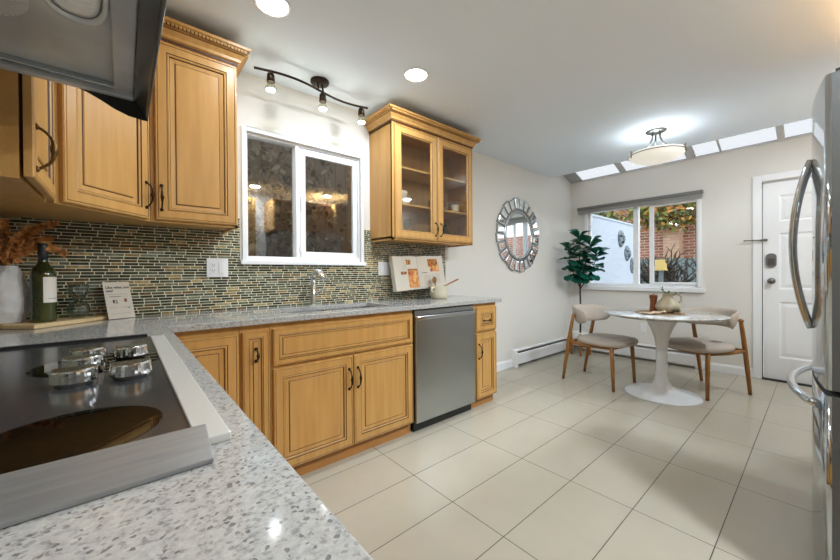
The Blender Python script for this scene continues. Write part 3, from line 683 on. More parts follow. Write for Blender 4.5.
# ------------------------------------------------------------------ things on the worktop, corner
ZW=.9155
m=MB(); m.prism([(-.285,2.140),(-.055,2.375),(-.085,2.430),(-.40,2.436),(-.465,2.37),(-.385,2.225)],0,.018,BOARD); o=m.build('serving_board',bevel=.003); o.location=(0,0,ZW); tag(o,'pale wooden serving board holding the vase, bottle and glasses','board')
ZB=ZW+.0185
VX,VY=-.392,2.325
m=MB()
from mathutils import noise as mnoise
def vase_r(z):
    pr=[(0,.052),(.05,.070),(.10,.075),(.15,.071),(.20,.058),(.235,.043),(.250,.036)]
    for (a,ra),(b,rb) in zip(pr,pr[1:]):
        if a<=z<=b: return ra+(rb-ra)*(z-a)/(b-a)
    return .036
rings=[]
for i in range(51):
    z=.25*i/50; ring=[]
    for k in range(96):
        a=2*PI*k/96; p=Vector((math.cos(a)*2.2,math.sin(a)*2.2,z*22)); q=mnoise.noise(p)+.6*abs(mnoise.noise(p*2.3)); r=vase_r(z)+.006*q*min(1,i/4)*min(1,(50-i)/5); ring.append((r*math.cos(a),r*math.sin(a),z))
    rings.append(ring)
for r,z in ((.031,.25),(.030,.2),(.004,.19)): rings.append([(r*math.cos(2*PI*k/96),r*math.sin(2*PI*k/96),z) for k in range(96)])
m.loft(rings,STONEV); o=m.build('white_vase'); o.location=(VX,VY,ZB); tag(o,'white carved vase at the end of the board','vase')
def frond(tip,ctrl,w,nl,seed):
    rnd=random.Random(seed); m=MB(); a=Vector((VX+rnd.uniform(-.012,.012),VY+rnd.uniform(-.012,.012),ZB+.05)); b0=Vector((VX+rnd.uniform(-.015,.015),VY+rnd.uniform(-.015,.015),ZB+.25)); b=Vector(ctrl); c=Vector(tip)
    pts=[a]+[(b0*(1-s)**2+2*b*s*(1-s)+c*s*s) for s in [i/14 for i in range(15)]]
    m.tube(pts,[.0028]*8+[.0018]*8,DRY,n=6)
    nl=int(nl*1.7); w*=.72
    for i in range(nl):
        s=.12+.88*i/nl; p=b0*(1-s)**2+2*b*s*(1-s)+c*s*s; tg=((b-b0)*(1-s)+(c-b)*s).normalized()
        for sg in (-1,1):
            sd=tg.cross(Vector((0.3,-1,.2))).normalized()*sg; l=w*(1-.55*abs(s-.45)*2*.8)*rnd.uniform(.75,1.1)
            d=(sd*.8+tg*.65+Vector((0,-.25,rnd.uniform(-.3,.15)))).normalized(); u=d.cross(Vector((rnd.uniform(-.3,.3),-1,.3))).normalized()*l*.17
            q1=p+d*l*.45+Vector((0,0,-.004)); q2=p+d*l+Vector((0,0,-.012*rnd.random()))
            m.add([p,q1+u,q2,q1-u,p+d*l*.2+u*.6,p+d*l*.2-u*.6],[(0,4,1,2,3,5)],DRY)
    o=m.build('dried_fern'); return tag(o,'curling rust coloured dried fern frond standing in the white vase','dried plant','dried fern fronds in the vase')
frond((-.215,2.20,1.375),(-.33,2.24,1.36),.055,22,1)
frond((-.195,2.24,1.235),(-.30,2.26,1.33),.060,20,2)
frond((-.26,2.18,1.36),(-.36,2.24,1.33),.055,20,3)
frond((-.36,2.14,1.37),(-.39,2.22,1.32),.055,20,4)
frond((-.31,2.15,1.29),(-.36,2.22,1.29),.050,18,5)
frond((-.43,2.18,1.36),(-.41,2.26,1.30),.055,20,6)
frond((-.24,2.30,1.31),(-.31,2.31,1.33),.050,18,7)
frond((-.38,2.12,1.26),(-.39,2.2,1.29),.050,18,8)
frond((-.33,2.20,1.20),(-.35,2.22,1.24),.045,14,9)
# wine bottle
t=thing('wine_bottle','green wine bottle with a pale label and dark foil beside the vase','bottle',(-.272,2.262,ZB))
t.scale=(1.06,1.06,1.05); m=MB(); m.lathe([(.030,.004),(.037,0),(.0385,.01),(.0385,.195),(.034,.222),(.018,.245),(.0145,.262),(.0145,.318),(.0155,.320),(.0155,.328),(.010,.329)],WINE,n=36); m.build('glass_body',t)
m=MB(); m.lathe([(.0152,.262),(.0155,.30),(.0163,.305),(.0163,.330),(.0155,.331)],FOIL,n=28); m.build('foil',t)
m=MB(); m.lathe([(.0105,.331),(.0105,.342),(.009,.343)],CORK,n=20); m.build('cork',t)
m=MB(); a0=math.radians(-84); rings=[]
for z in (.082,.190): rings.append([(.0391*math.cos(a0+k*math.radians(110)/14),.0391*math.sin(a0+k*math.radians(110)/14),z) for k in range(15)])
m.loft(rings,LABEL,closed=False,caps=False); m.build('label',t)
m=MB(); rings=[]
for z in (.098,.100): rings.append([(.0394*math.cos(a0+math.radians(20)+k*math.radians(70)/8),.0394*math.sin(a0+math.radians(20)+k*math.radians(70)/8),z) for k in range(9)])
m.loft(rings,INKG_SHADE,closed=False,caps=False); m.build('label_print',t)
gp=[(.001,.003),(.016,.001),(.030,.010),(.040,.035),(.040,.055),(.033,.088),(.031,.088),(.038,.055),(.038,.035),(.029,.012),(.012,.004)]
t1=MB(); t1.lathe([(.022,0),(.031,.010),(.041,.036),(.040,.055),(.030,.075),(.014,.084),(.001,.085),(.001,.083),(.013,.082),(.028,.073),(.038,.055),(.039,.036),(.029,.010)],CLEAR,n=36,caps=False)
o=t1.build('stemless_glass'); o.location=(-.168,2.358,ZB); tag(o,'round stemless glass turned upside down on the serving board','glass')
t1=MB(); t1.lathe([(.001,.0),(.012,.001),(.024,.012),(.035,.035),(.038,.060),(.037,.078),(.036,.078),(.036,.060),(.033,.036),(.022,.014),(.001,.004)],CLEAR,n=36,caps=False)
o=t1.build('stemless_glass'); o.location=(-.168,2.358,ZB+.0855); tag(o,'upright stemless glass balanced on top of the upturned one','glass')
# sign card leaning on the tiles
t=thing('sign_card','small white card sign leaning on the mosaic beside the serving board','sign',(.0,2.40,ZW))
t.rotation_euler=(0,0,0)
CT=Matrix.Translation((-.006,2.352,ZW+.002))@Matrix.Rotation(math.radians(27),4,'Z')@Matrix.Rotation(math.radians(-17),4,'X')
cm=MB(); cm.T=CT; cm.box(-.058,.058,0,.003,0,.195,PAPER); o=cm.build('card',t,world=True)
cm=MB(); cm.T=CT
def bar(x0,x1,z,h,mt): cm.box(x0,x1,-.0007,-.0001,z,z+h,mt)
bar(-.046,.040,.128,.0016,INKG_SHADE); bar(-.040,.010,.114,.005,INK if False else INKG_SHADE); bar(.016,.044,.116,.0014,INKG_SHADE)
bar(-.028,-.020,.082,.018,INK); bar(-.016,-.008,.078,.022,INKG_SHADE); bar(.022,.034,.086,.018,mat('sign_brown',(120,70,54),.7)); bar(-.046,-.032,.09,.0014,INKG_SHADE); bar(.006,.018,.094,.0014,INKG_SHADE)
bar(-.046,-.010,.052,.014,mat('sign_pink',(214,196,190),.7)); bar(.0,.046,.058,.0016,INKG_SHADE); bar(.030,.044,.052,.004,INKG_SHADE); bar(-.046,.040,.026,.0012,INKG_SHADE)
cm.build('print',t,world=True)
for txt,z,x in (('Like what you',.160,-.050),('see?',.142,-.050)):
    cu=bpy.data.curves.new('writing','FONT'); cu.body=txt; cu.size=.0185; cu.extrude=.0002; cu.offset=.0004; cu.materials.append(INK)
    o=bpy.data.objects.new('writing',cu); COL.objects.link(o); o.parent=t; bpy.context.view_layer.update(); me=bpy.data.meshes.new_from_object(o.evaluated_get(bpy.context.evaluated_depsgraph_get())); bpy.data.objects.remove(o)
    me.transform(Matrix.Translation(-t.location)@CT@Matrix.Translation((x,-.0006,z))@Matrix.Rotation(PI/2,4,'X')); o=bpy.data.objects.new('lettering',me); COL.objects.link(o); o.parent=t

# ------------------------------------------------------------------ cookbook, stand, pot
BKT=Matrix.Translation((2.012,2.335,.995))@Matrix.Rotation(math.radians(-9),4,'X')@Matrix.Rotation(math.radians(-2.0),4,'Y')
t=thing('open_cookbook','open cookbook with food photographs propped against the mosaic','book',(2.01,2.34,.99))
for sg,nm in ((-1,'left_page'),(1,'right_page')):
    m=MB(); m.T=BKT; n=8; fr_=[]; bk=[]
    for i in range(n+1):
        s=i/n; x=sg*s*.292; y=-.004-.030*s+ (.018*math.sin(PI*min(1,s*1.6)) if s<.62 else 0)*-1
        fr_.append((x,y)); 
    for i in range(n):
        (xa,ya),(xb,yb)=fr_[i],fr_[i+1]
        za0,zb0=(.006*(1-i/n),.006*(1-(i+1)/n)); 
        m.add([(xa,ya,za0),(xb,yb,zb0),(xb,yb,.300),(xa,ya,.300),(xa,.012,za0),(xb,.012,zb0),(xb,.012,.300),(xa,.012,.300)],[(0,1,2,3),(7,6,5,4),(0,4,5,1),(3,2,6,7)]+([(1,5,6,2)] if i==n-1 else [])+([(0,3,7,4)] if i==0 else []),PAPER)
    o=m.build('page_block',t,world=True)
    def onp(x):
        s=abs(x)/.292*n; i=min(n-1,int(s)); f=s-i; return fr_[i][1]*(1-f)+fr_[i+1][1]*f-.0012
    m=MB(); m.T=BKT
    def patch(x0,x1,z0,z1,mt,k=5):
        for i in range(k):
            a=x0+(x1-x0)*i/k; b=x0+(x1-x0)*(i+1)/k; m.add([(a,onp(a),z0),(b,onp(b),z0),(b,onp(b),z1),(a,onp(a),z1)],[(0,1,2,3)],mt)
    if sg<0:
        patch(-.0035,-.0002,.008,.298,INKG_SHADE,1); patch(-.142,-.012,.172,.187,FOOD2); patch(-.142,-.012,.020,.172,FOOD); patch(-.150,-.100,.225,.268,FOOD2); patch(-.215,-.155,.140,.165,FOOD2,3)  # first strip paints crease shade along the spine, the rest is print
        for k in range(3): patch(-.19,-.15,.215-.01*k,.2165-.01*k,INKG_SHADE,2)
    else:
        patch(.10,.225,.200,.270,FOOD2); patch(.125,.235,.155,.215,FOOD); 
        for k in range(9): patch(.045,.115,.120-.011*k,.1222-.011*k,INKG_SHADE,2); patch(.135,.235,.130-.011*k,.1322-.011*k,INKG_SHADE,2)
        patch(.03,.085,.145,.150,INK,2)
    m.build('print_and_crease_shade',o) ; o2=o.children[0]; o2.data.transform(Matrix.Translation(-world_loc(o)))
t=thing('book_stand','thin black wire stand holding the open cookbook','stand',(2.01,2.33,ZW))
m=MB()
for sg in (-1,1):
    x=2.0+sg*.06; m.tube([(x,2.29,ZW+.06),(x,2.28,ZW+.075),(x,2.30,ZW+.078),(x,2.345,ZW+.078)],.0028,BLACK,n=6); m.tube([(x,2.29,ZW+.062),(x,2.27,ZW+.004)],.0028,BLACK,n=6); m.tube([(x,2.32,ZW+.078),(x,2.42,ZW+.004)],.0028,BLACK,n=6)
m.tube([(1.92,2.27,ZW+.004),(2.08,2.27,ZW+.004)],.0028,BLACK,n=6); m.tube([(1.94,2.315,ZW+.077),(2.06,2.315,ZW+.077)],.0028,BLACK,n=6); m.build('wire_frame',t,world=True)
t=thing('utensil_pot','cream ceramic pot with side handle near the end of the worktop','pot',(2.135,2.22,ZW))
m=MB(); m.lathe([(.058,0),(.070,.006),(.082,.05),(.084,.105),(.088,.112),(.080,.112),(.077,.05),(.06,.010),(.01,.008)],POTC,n=44,fl=.012,nf=22); m.build('pot_body',t)
m=MB(); m.tube([(-.078,-.02,.095),(-.115,-.03,.10),(-.125,-.032,.075),(-.082,-.02,.06)],[.008,.009,.008,.008],POTC,n=8); m.build('pot_handle',t)
m=MB(); m.tube([(2.105,2.23,ZW+.02),(2.165,2.20,ZW+.105),(2.295,2.14,ZW+.17)],[.006,.006,.008],CHWOOD,n=8); o=m.build('wooden_spoon'); tag(o,'wooden spoon with its handle sticking out of the cream pot','spoon')
m=MB(); m.tube([(2.135,2.25,ZW+.02),(2.12,2.26,ZW+.14)],[.006,.006],CHWOOD,n=8); m.sphere((2.117,2.262,ZW+.165),.026,CHWOOD,sc=(1,.35,1.2)); o=m.build('wooden_ladle'); tag(o,'round wooden ladle standing upright in the cream pot','spoon')

# ------------------------------------------------------------------ ceiling lights
for x,y,en,lab in ((1.488,1.756,1.0,'round recessed ceiling light above the sink worktop'),(.568,1.752,.38,'round recessed ceiling light beside the tall wall cabinet')):
    t=thing('recessed_light',lab,'ceiling light',(x,y,ZC),group='recessed kitchen lights')
    m=MB(); m.lathe([(.088,0),(.088,-.004),(.080,-.007),(.072,-.004),(.070,0)],WHITE,n=48,caps=False); m.build('trim_ring',t)
    m=MB(); m.lathe([(.070,-.001),(.068,-.003),(.002,-.0035)],LAMPON,n=48); m.build('lens',t)
    l=bpy.data.lights.new('downlight','AREA'); l.shape='DISK'; l.size=.13; l.energy=DOWNLIGHT*en; l.color=(.80,.91,1); o=bpy.data.objects.new('downlight',l); COL.objects.link(o); o.location=(x,y,ZC-.012)
for x,y,en in ((.57,-.30,.30),(1.49,-.45,3.2),(2.6,-.45,4.4),(3.8,-.5,1.8)):  # unseen recessed lamps, added out of view to brighten the room
    t=thing('recessed_light','added recessed light, out of view, brightening the room from the fridge side','ceiling light',(x,y,ZC),group='added unseen lights over the fridge side')
    m=MB(); m.lathe([(.088,0),(.088,-.004),(.080,-.007),(.072,-.004),(.070,0)],WHITE,n=32,caps=False); m.build('trim_ring',t)
    m=MB(); m.lathe([(.070,-.001),(.068,-.003),(.002,-.0035)],LAMPON,n=32); m.build('lens',t)
    l=bpy.data.lights.new('downlight','AREA'); l.shape='DISK'; l.size=.13; l.energy=DOWNLIGHT*en; l.color=(.80,.91,1); o=bpy.data.objects.new('downlight',l); COL.objects.link(o); o.location=(x,y,ZC-.012)
# track light
t=thing('track_light','dark bronze wavy bar light with three spots above the kitchen window','track light',(1.02,2.24,ZC))
m=MB(); m.lathe([(.062,0),(.062,-.012),(.056,-.020),(.002,-.021)],BRONZE,c=(1.03,2.235,ZC),n=36); m.build('canopy',t,world=True)
m=MB(); bpts=[]
for i in range(25):
    s=i/24; x=.60+.79*s; bpts.append((x,2.195-.035*math.sin(2*PI*(s-.02)) ,2.372))
m.tube(bpts,.0075,BRONZE,n=10); m.build('bar',t,world=True)
m=MB(); m.tube([(1.005,2.20,2.372),(1.01,2.225,ZC-.02)],.006,BRONZE,n=8); m.tube([(1.045,2.21,2.372),(1.045,2.235,ZC-.02)],.006,BRONZE,n=8); m.build('stem',t,world=True)
BULBG=glass('bulb_glass',(235,238,225),.15,1.45,1.5)
for x,y,dx in ((.685,2.165,-.0),(1.03,2.19,.0),(1.335,2.20,.0)):
    sp=MB(); sp.tube([(x,y+.0,2.372),(x,y-.004,2.350)],.0055,BRONZE,n=8); sp.lathe([(.018,2.352),(.021,2.345),(.024,2.30),(.021,2.298)],BRONZE,c=(x,y,0),n=24); h=sp.build('spot_head',t,world=True)
    sp=MB(); sp.lathe([(.016,2.30),(.021,2.285),(.034,2.258),(.035,2.250)],BULBG,c=(x,y,0),n=24,caps=False); q=sp.build('bulb',h,world=True)
    sp=MB(); sp.lathe([(.026,2.254),(.024,2.250),(.002,2.248)],BULB,c=(x,y,0),n=24); sp.build('bulb_face',h,world=True)
    l=bpy.data.lights.new('spot_glow','POINT'); l.energy=SPOT; l.shadow_soft_size=.025; l.color=(.80,.91,1); o=bpy.data.objects.new('spot_glow',l); COL.objects.link(o); o.location=(x,y,2.225)
# dome light
DX,DY=3.80,1.006
t=thing('dome_ceiling_light','semi-flush white glass bowl ceiling light with nickel arms over the dining area','ceiling light',(DX,DY,ZC))
m=MB(); m.lathe([(.085,0),(.085,-.006),(.070,-.016),(.03,-.022),(.002,-.023)],NICKEL,n=40); m.build('canopy',t)
m=MB(); m.lathe([(.222,-.205),(.226,-.215),(.215,-.235),(.18,-.262),(.12,-.283),(.05,-.294),(.002,-.296)],DOMEG,n=56,caps=False); m.build('glass_bowl',t,solid=.004)
m=MB(); R=.228; m.tube([(R*math.cos(2*PI*i/48),R*math.sin(2*PI*i/48),-.222) for i in range(49)],.004,NICKEL,n=8); m.build('rim_band',t)
for k in range(3):
    a=math.radians(20+120*k); c,s_=math.cos(a),math.sin(a); m=MB()
    m.tube([(.03*c,.03*s_,-.015),(.036*c,.036*s_,-.07),(.055*c,.055*s_,-.12),(.10*c,.10*s_,-.165),(.17*c,.17*s_,-.20),(.235*c,.235*s_,-.205)],[.009,.009,.008,.007,.006,.006],NICKEL,n=8)
    m.tube([(.236*c,.236*s_,-.19),(.236*c,.236*s_,-.255)],[.006,.005],NICKEL,n=8); m.build('arm',t)
l=bpy.data.lights.new('dome_glow','POINT'); l.energy=DOME; l.shadow_soft_size=.10; l.color=(.80,.91,1); o=bpy.data.objects.new('dome_glow',l); COL.objects.link(o); o.location=(DX,DY,ZC-.17)

# ------------------------------------------------------------------ wall mirror
t=thing('sunburst_mirror','round wall mirror ringed by rectangular mirrored petals','mirror',(3.715,NY,1.605))
m=MB(); m.T=Matrix.Translation((3.715,NY-.018,1.605))@Matrix.Rotation(PI/2,4,'X'); m.lathe([(.001,.0),(.272,0)],MIRR,n=64,caps=False,smooth=False); m.build('mirror_glass',t,world=True)
m=MB(); m.T=Matrix.Translation((3.715,NY,1.605))@Matrix.Rotation(PI/2,4,'X')
m.loft([[(r*math.cos(2*PI*k/72),r*math.sin(2*PI*k/72),z) for k in range(72)] for r,z in ((.268,.004),(.268,.022),(.272,.027),(.284,.029),(.294,.024),(.310,.022),(.312,.004))],MFRAME,loop=True); m.build('ring_frame',t,world=True)
NPT=24
for k in range(NPT):
    a=2*PI*(k+.5)/NPT; L_=.128 if k%2 else .142
    T=Matrix.Translation((3.715,NY,1.605))@Matrix.Rotation(PI/2,4,'X')@Matrix.Rotation(a,4,'Z')@Matrix.Translation((.318,0,0))
    m=MB(); m.T=T; wi,wo=.036,.052
    def tr(i,z,mt,zz=None):
        return [(i,-wi+i,z),(L_-i,-wo+i,z),(L_-i,wo-i,z),(i,wi-i,z)]
    R=[tr(0,.004,0),tr(0,.020,0),tr(.003,.024,0),tr(.009,.024,0)]
    m.loft(R,MFRAME,smooth=False,caps=False); m.add(R[-1],[(0,1,2,3)],MFRAME); m.add(R[0],[(3,2,1,0)],MFRAME)
    pt=m.build('mirror_petal',t,world=True)
    tilt=random.Random(k).uniform(-.002,.002)
    m=MB(); m.T=T; A_=tr(.010,.0245,0); B_=tr(.019,.0275+tilt,0); m.loft([A_,B_],MIRR,smooth=False,caps=False); m.add(B_,[(0,1,2,3)],MIRR); m.build('petal_glass',pt,world=True)

# ------------------------------------------------------------------ baseboard heaters
def heater(name,label,p0,p1,n,ends):
    """p0->p1 along wall, n = into room"""
    p0,p1,n=Vector(p0),Vector(p1),Vector(n); d=(p1-p0).normalized(); t=thing(name,label,'heater',tuple((p0+p1)/2))
    T=Matrix.Identity(4)
    for i in range(3): T[i][0]=d[i]; T[i][1]=n[i]; T[i][3]=p0[i]
    L=(p1-p0).length
    def pr(name,pts,x0,x1,mt,bev=0):
        m=MB(); m.T=T; k=len(pts); m.add([(x0,a,b) for a,b in pts]+[(x1,a,b) for a,b in pts],[tuple(range(k)),tuple(range(k,2*k))[::-1]]+[(i,(i+1)%k,k+(i+1)%k,k+i) for i in range(k)],mt); return m.build(name,t,world=True,bevel=bev)
    pr('back_plate',[(.001,.005),(.006,.005),(.006,.20),(.001,.20)],0,L,WHITE)
    pr('fin_core',[(.008,.03),(.052,.03),(.052,.155),(.008,.155)],.01,L-.01,SLOT)
    pr('front_panel',[(.056,.032),(.064,.032),(.066,.145),(.060,.165),(.056,.165)],0,L,WHITE,.002)
    pr('top_hood',[(.001,.190),(.040,.196),(.050,.186),(.052,.190),(.040,.204),(.001,.204)],0,L,WHITE)
    for e in ends:
        x=0 if e==0 else L; pr('end_cap',[(.001,0),(.070,0),(.072,.17),(.055,.206),(.001,.212)],x-(.045 if e==0 else 0),x+(0 if e==0 else .045),WHITE,.003)
heater('baseboard_heater','white baseboard heater on the wall under the sunburst mirror',(3.60,NY,0),(5.04,NY,0),(0,-1,0),(0,))
heater('baseboard_heater','white baseboard heater on the wall under the dining window',(EX,2.36,0),(EX,.955,0),(-1,0,0),(1,))

# ------------------------------------------------------------------ dining table
TX,TY=3.79,.965
t=thing('pedestal_table','round marble topped table on a white tulip pedestal','table',(TX,TY,0))
m=MB(); m.lathe([(.44,.728),(.468,.742),(.478,.748),(.478,.751),(.472,.754),(.001,.754)],MARBLE,n=96); m.build('tabletop',t)
m=MB(); m.lathe([(.300,0),(.300,.006),(.285,.013),(.22,.026),(.14,.045),(.085,.075),(.060,.12),(.048,.20),(.044,.30),(.046,.42),(.058,.52),(.082,.60),(.115,.67),(.150,.715),(.165,.728)],TULIP,n=64); m.build('pedestal',t)
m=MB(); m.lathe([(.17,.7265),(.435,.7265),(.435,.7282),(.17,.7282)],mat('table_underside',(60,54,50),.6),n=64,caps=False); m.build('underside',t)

# ------------------------------------------------------------------ chairs
def make_chair():
    t=thing('dining_chair','dining chair','chair')
    # seat cushion
    m=MB(); n=48
    def sq(s,z,dx=0): 
        o=[]
        for i in range(n):
            a=2*PI*i/n; c,sn=math.cos(a),math.sin(a); p=2.9
            x=.255*s*math.copysign(abs(c)**(2/p),c); y=.25*s*math.copysign(abs(sn)**(2/p),sn)
            x*=1-.10*(y/.25)*.8
            o.append((x*1.03,y*1.03-.088,z-.006))
        return o
    m.loft([sq(.90,.418),sq(.975,.426),sq(1.0,.444),sq(.99,.460),sq(.95,.470),sq(.8,.480),sq(.5,.487),sq(.15,.489)],FABRIC); m.build('seat',t)
    for sx in (-1,1):
        m=MB(); m.tube([(sx*.218,-.240,.425),(sx*.223,-.250,.25),(sx*.229,-.262,0)],[.019,.018,.014],CHWOOD,n=12); m.build('leg',t)
        m=MB(); m.tube([(sx*.217,.262,0),(sx*.219,.228,.22),(sx*.221,.194,.42),(sx*.222,.160,.60),(sx*.222,.138,.705)],[.014,.018,.019,.017,.014],CHWOOD,n=12); m.build('leg',t)
        m=MB(); m.tube([(sx*.218,-.240,.405),(sx*.218,0,.398),(sx*.220,.196,.408)],[.016,.017,.016],CHWOOD,n=10); m.build('side_rail',t)
        m=MB(); m.tube([(sx*.200,.120,.684),(sx*.246,.145,.690)],[.007,.008],CHWOOD,n=10); m.build('peg',t)
    m=MB(); m.tube([(-.218,-.240,.405),(0,-.252,.400),(.218,-.240,.405)],[.015,.016,.015],CHWOOD,n=10); m.build('front_rail',t)
    m=MB(); m.tube([(-.220,.196,.408),(0,.204,.404),(.220,.196,.408)],[.015,.016,.015],CHWOOD,n=10); m.build('rear_rail',t)
    # backrest: curved padded band
    m=MB(); rings=[]; N=32
    for i in range(N+1):
        th=math.radians(2+176*i/N); q=math.sin(max(0,min(PI,math.radians(-8+196*i/N)))) 
        e=min(i,N-i)/N; h=.050+.038*min(1,e*5)**.8; h=h*(min(1,(e*18+.12))**.5); tk=.020*(min(1,(e*14+.1))**.5)
        cx,cy=.238*math.cos(th),-.03+.245*math.sin(th); nx,ny=math.cos(th),math.sin(th); zc=.685+.012*q
        ring=[]
        for k in range(16):
            a=2*PI*k/16; dz=h*math.sin(a); dr=tk*math.cos(a)+.020*dz/h*min(1,e*6)
            ring.append((cx+nx*dr,cy+ny*dr,zc+dz))
        rings.append(ring)
    m.loft(rings,FABRIC); m.build('backrest',t)
    return t
c0=make_chair(); c0.location=(3.776,1.530,0); c0.rotation_euler=(0,0,math.radians(-4.5)); tag(c0,'grey upholstered wooden chair with curved back, nearer the fig tree','chair','dining chairs at the pedestal table')
c1=copy_tree(c0); c1.location=(4.225,.735,0); c1.rotation_euler=(0,0,math.atan2(.242,-.473)+PI/2); tag(c1,'grey upholstered wooden chair with curved back, nearer the white door','chair','dining chairs at the pedestal table')

# ------------------------------------------------------------------ on the table
ZT=.7545; CX,CY=3.80,.985
m=MB(); m.lathe([(.001,0),(.192,0),(.195,.003),(.192,.006),(.001,.006)],MATW,n=48); o=m.build('round_placemat'); o.location=(CX,CY,ZT); tag(o,'round woven placemat in the middle of the marble table','placemat')
t=thing('ceramic_jug','cream ceramic jug with a loop handle on the placemat','jug',(CX+.01,CY-.065,ZT+.0065))
m=MB(); m.lathe([(.045,0),(.075,.010),(.098,.04),(.098,.065),(.078,.10),(.052,.128),(.042,.150),(.044,.172),(.050,.180),(.045,.180),(.037,.15),(.05,.12),(.08,.08),(.02,.02)],JUG,n=40); m.build('jug_body',t)
m=MB(); m.tube([(.035,-.028,.165),(.075,-.055,.175),(.105,-.078,.15),(.108,-.08,.11),(.072,-.055,.078)],[.008,.009,.009,.009,.009],JUG,n=10); m.build('jug_handle',t)
t=thing('pepper_mill','dark wooden pepper mill standing beside the jug','pepper mill',(CX+.03,CY+.055,ZT+.0065))
m=MB(); m.lathe([(.034,0),(.035,.01),(.030,.05),(.027,.085),(.030,.120),(.034,.130)],SPICE,n=28); m.build('mill_base',t)
m=MB(); m.lathe([(.033,.131),(.035,.150),(.030,.158),(.006,.160),(.007,.168),(.001,.172)],SPICE,n=28); m.build('mill_head',t)
# napkin draped over placemat
m=MB(); n=16; vs=[];fs=[]
for i in range(n+1):
    for j in range(9):
        u=-.235+.185*i/n; v=-.135+.105*j/8-.02*i/n; z=.007+.004*math.sin(i*1.1+j*.9)+.030*max(0,(i/n-.45))*(1+.4*math.sin(j*.8))
        vs.append((.755*u+.652*v,-.652*u+.755*v,z))
for i in range(n):
    for j in range(8): fs.append((i*9+j,(i+1)*9+j,(i+1)*9+j+1,i*9+j+1))
m.add([(-.085-.05*0+ (0),0,0)]*0+vs,fs,NAPK,True); o=m.build('linen_napkin',solid=.003); o.location=(CX,CY-.01,ZT+.004); tag(o,'beige linen napkin folded in front of the jug','napkin')
rnd=random.Random(11)
for k in range(5):
    m=MB(); a=math.radians(100+k*48); b=Vector((CX+.01,CY-.065,ZT+.12)); tip=b+Vector((math.cos(a)*(.05+.015*k),math.sin(a)*(.05+.012*k),.11-.012*k)); mid=(b+tip)/2+Vector((0,0,.035))
    pts=[b*(1-s)**2+2*mid*s*(1-s)+tip*s*s for s in [i/8 for i in range(9)]]; m.tube(pts,.0016,EUCA,n=5)
    for i in range(3,9):
        for sg in (-1,1):
            p=pts[i]; d=Vector((rnd.uniform(-1,1),rnd.uniform(-1,1),rnd.uniform(-.2,.7))).normalized(); u=d.cross(Vector((0,0,1))).normalized()*.008
            m.add([p,p+d*.012+u,p+d*.026,p+d*.012-u],[(0,1,2,3)],EUCA)
    tag(m.build('eucalyptus_sprig'),'thin sage green sprig standing in the cream jug','sprig','sprigs in the cream jug')
m=MB()
for k in range(14):
    a=2*PI*k/14; p=Vector((.0,0,.012)); d=Vector((math.cos(a),math.sin(a),.5+.3*(k%3))).normalized(); u=d.cross(Vector((0,0,1))).normalized()*.012; m.add([p,p+d*.022+u,p+d*.048,p+d*.022-u],[(0,1,2,3)],EUCA if k%3 else MATW)
m.lathe([(.028,0),(.030,.010),(.02,.016),(.001,.016)],MATW,n=20); o=m.build('leaf_posy'); o.location=(CX-.06,CY-.150,ZT+.0065); tag(o,'small low posy of sage leaves on the placemat beside the jug','posy')

# ------------------------------------------------------------------ fig tree on a stand
PX,PY=4.81,2.18
t=thing('plant_stand','low wooden plant stand in the corner by the heater','plant stand',(PX,PY,0))
for k in range(4):
    a=math.radians(-65+90*k); c,s_=math.cos(a)*.118,math.sin(a)*.118; m=MB(); m.box(c-.013,c+.013,s_-.013,s_+.013,0,.30,CHWOOD); m.build('leg',t,bevel=.003)
m=MB()
for a in (-65,25): 
    m.T=Matrix.Rotation(math.radians(a),4,'Z'); m.box(-.106,.106,-.011,.011,.10+(.0 if a<0 else .0),.125,CHWOOD)
m.build('cross_bar',t)
t=thing('fiddle_leaf_fig','fiddle leaf fig tree in a white pot in the corner','plant',(PX,PY,.126))
m=MB(); m.lathe([(.075,0),(.085,.005),(.100,.10),(.103,.19),(.098,.19),(.094,.165),(.01,.16)],POTW,n=40); m.build('pot',t)
m=MB()
def P(x,y,z): return (x,y,z)
m.tube([(0,0,.15),(.004,-.004,.5),(-.002,0,.75),(.01,.0,.95),(.0,.01,1.15),(.01,0,1.35),(.0,.0,1.56)],[.013,.012,.011,.010,.008,.006,.003],BARK,n=8)
br=[((0,0,.80),(-.07,.05,.98),(-.11,.09,1.15),(-.13,.10,1.36)),((0,0,.78),(.05,-.08,.95),(.08,-.15,1.10),(.09,-.19,1.26)),((.0,0,.9),(.03,-.05,1.1),(.02,-.10,1.25),(.02,-.13,1.40))]
for b in br: m.tube(b,[.008,.007,.005,.003],BARK,n=6)
m.build('trunk',t)
m=MB(); rnd=random.Random(5)
def leaf(p,d,L,wd):
    d=d.normalized(); side=d.cross(Vector((0,0,1))); side=side.normalized() if side.length>.05 else Vector((1,0,0)); up=side.cross(d).normalized()
    side=(side+up*rnd.uniform(-.5,.5)).normalized(); up=side.cross(d).normalized()
    prof=[(0,.02),(.12,.18),(.3,.42),(.5,.72),(.68,.95),(.82,.98),(.93,.72),(1,.05)]; vs=[];fs=[]
    for s,wv in prof:
        c=p+d*L*s-up*(.25*L*s*s); 
        for q in (-1,-.5,0,.5,1): vs.append(c+side*wd/2*wv*q+up*(abs(q)*.16*wd*wv)+up*.004*math.sin(s*20))
    for i in range(len(prof)-1):
        for j in range(4): fs.append((i*5+j,i*5+j+1,i*5+j+6,i*5+j+5))
    m.add(vs,fs,LEAF,True)
lines=[([(-.02,.01,.95),(.01,0,1.2),(-.03,0,1.52)],30)]+[([b[1],b[2],b[3]],24) for b in br]
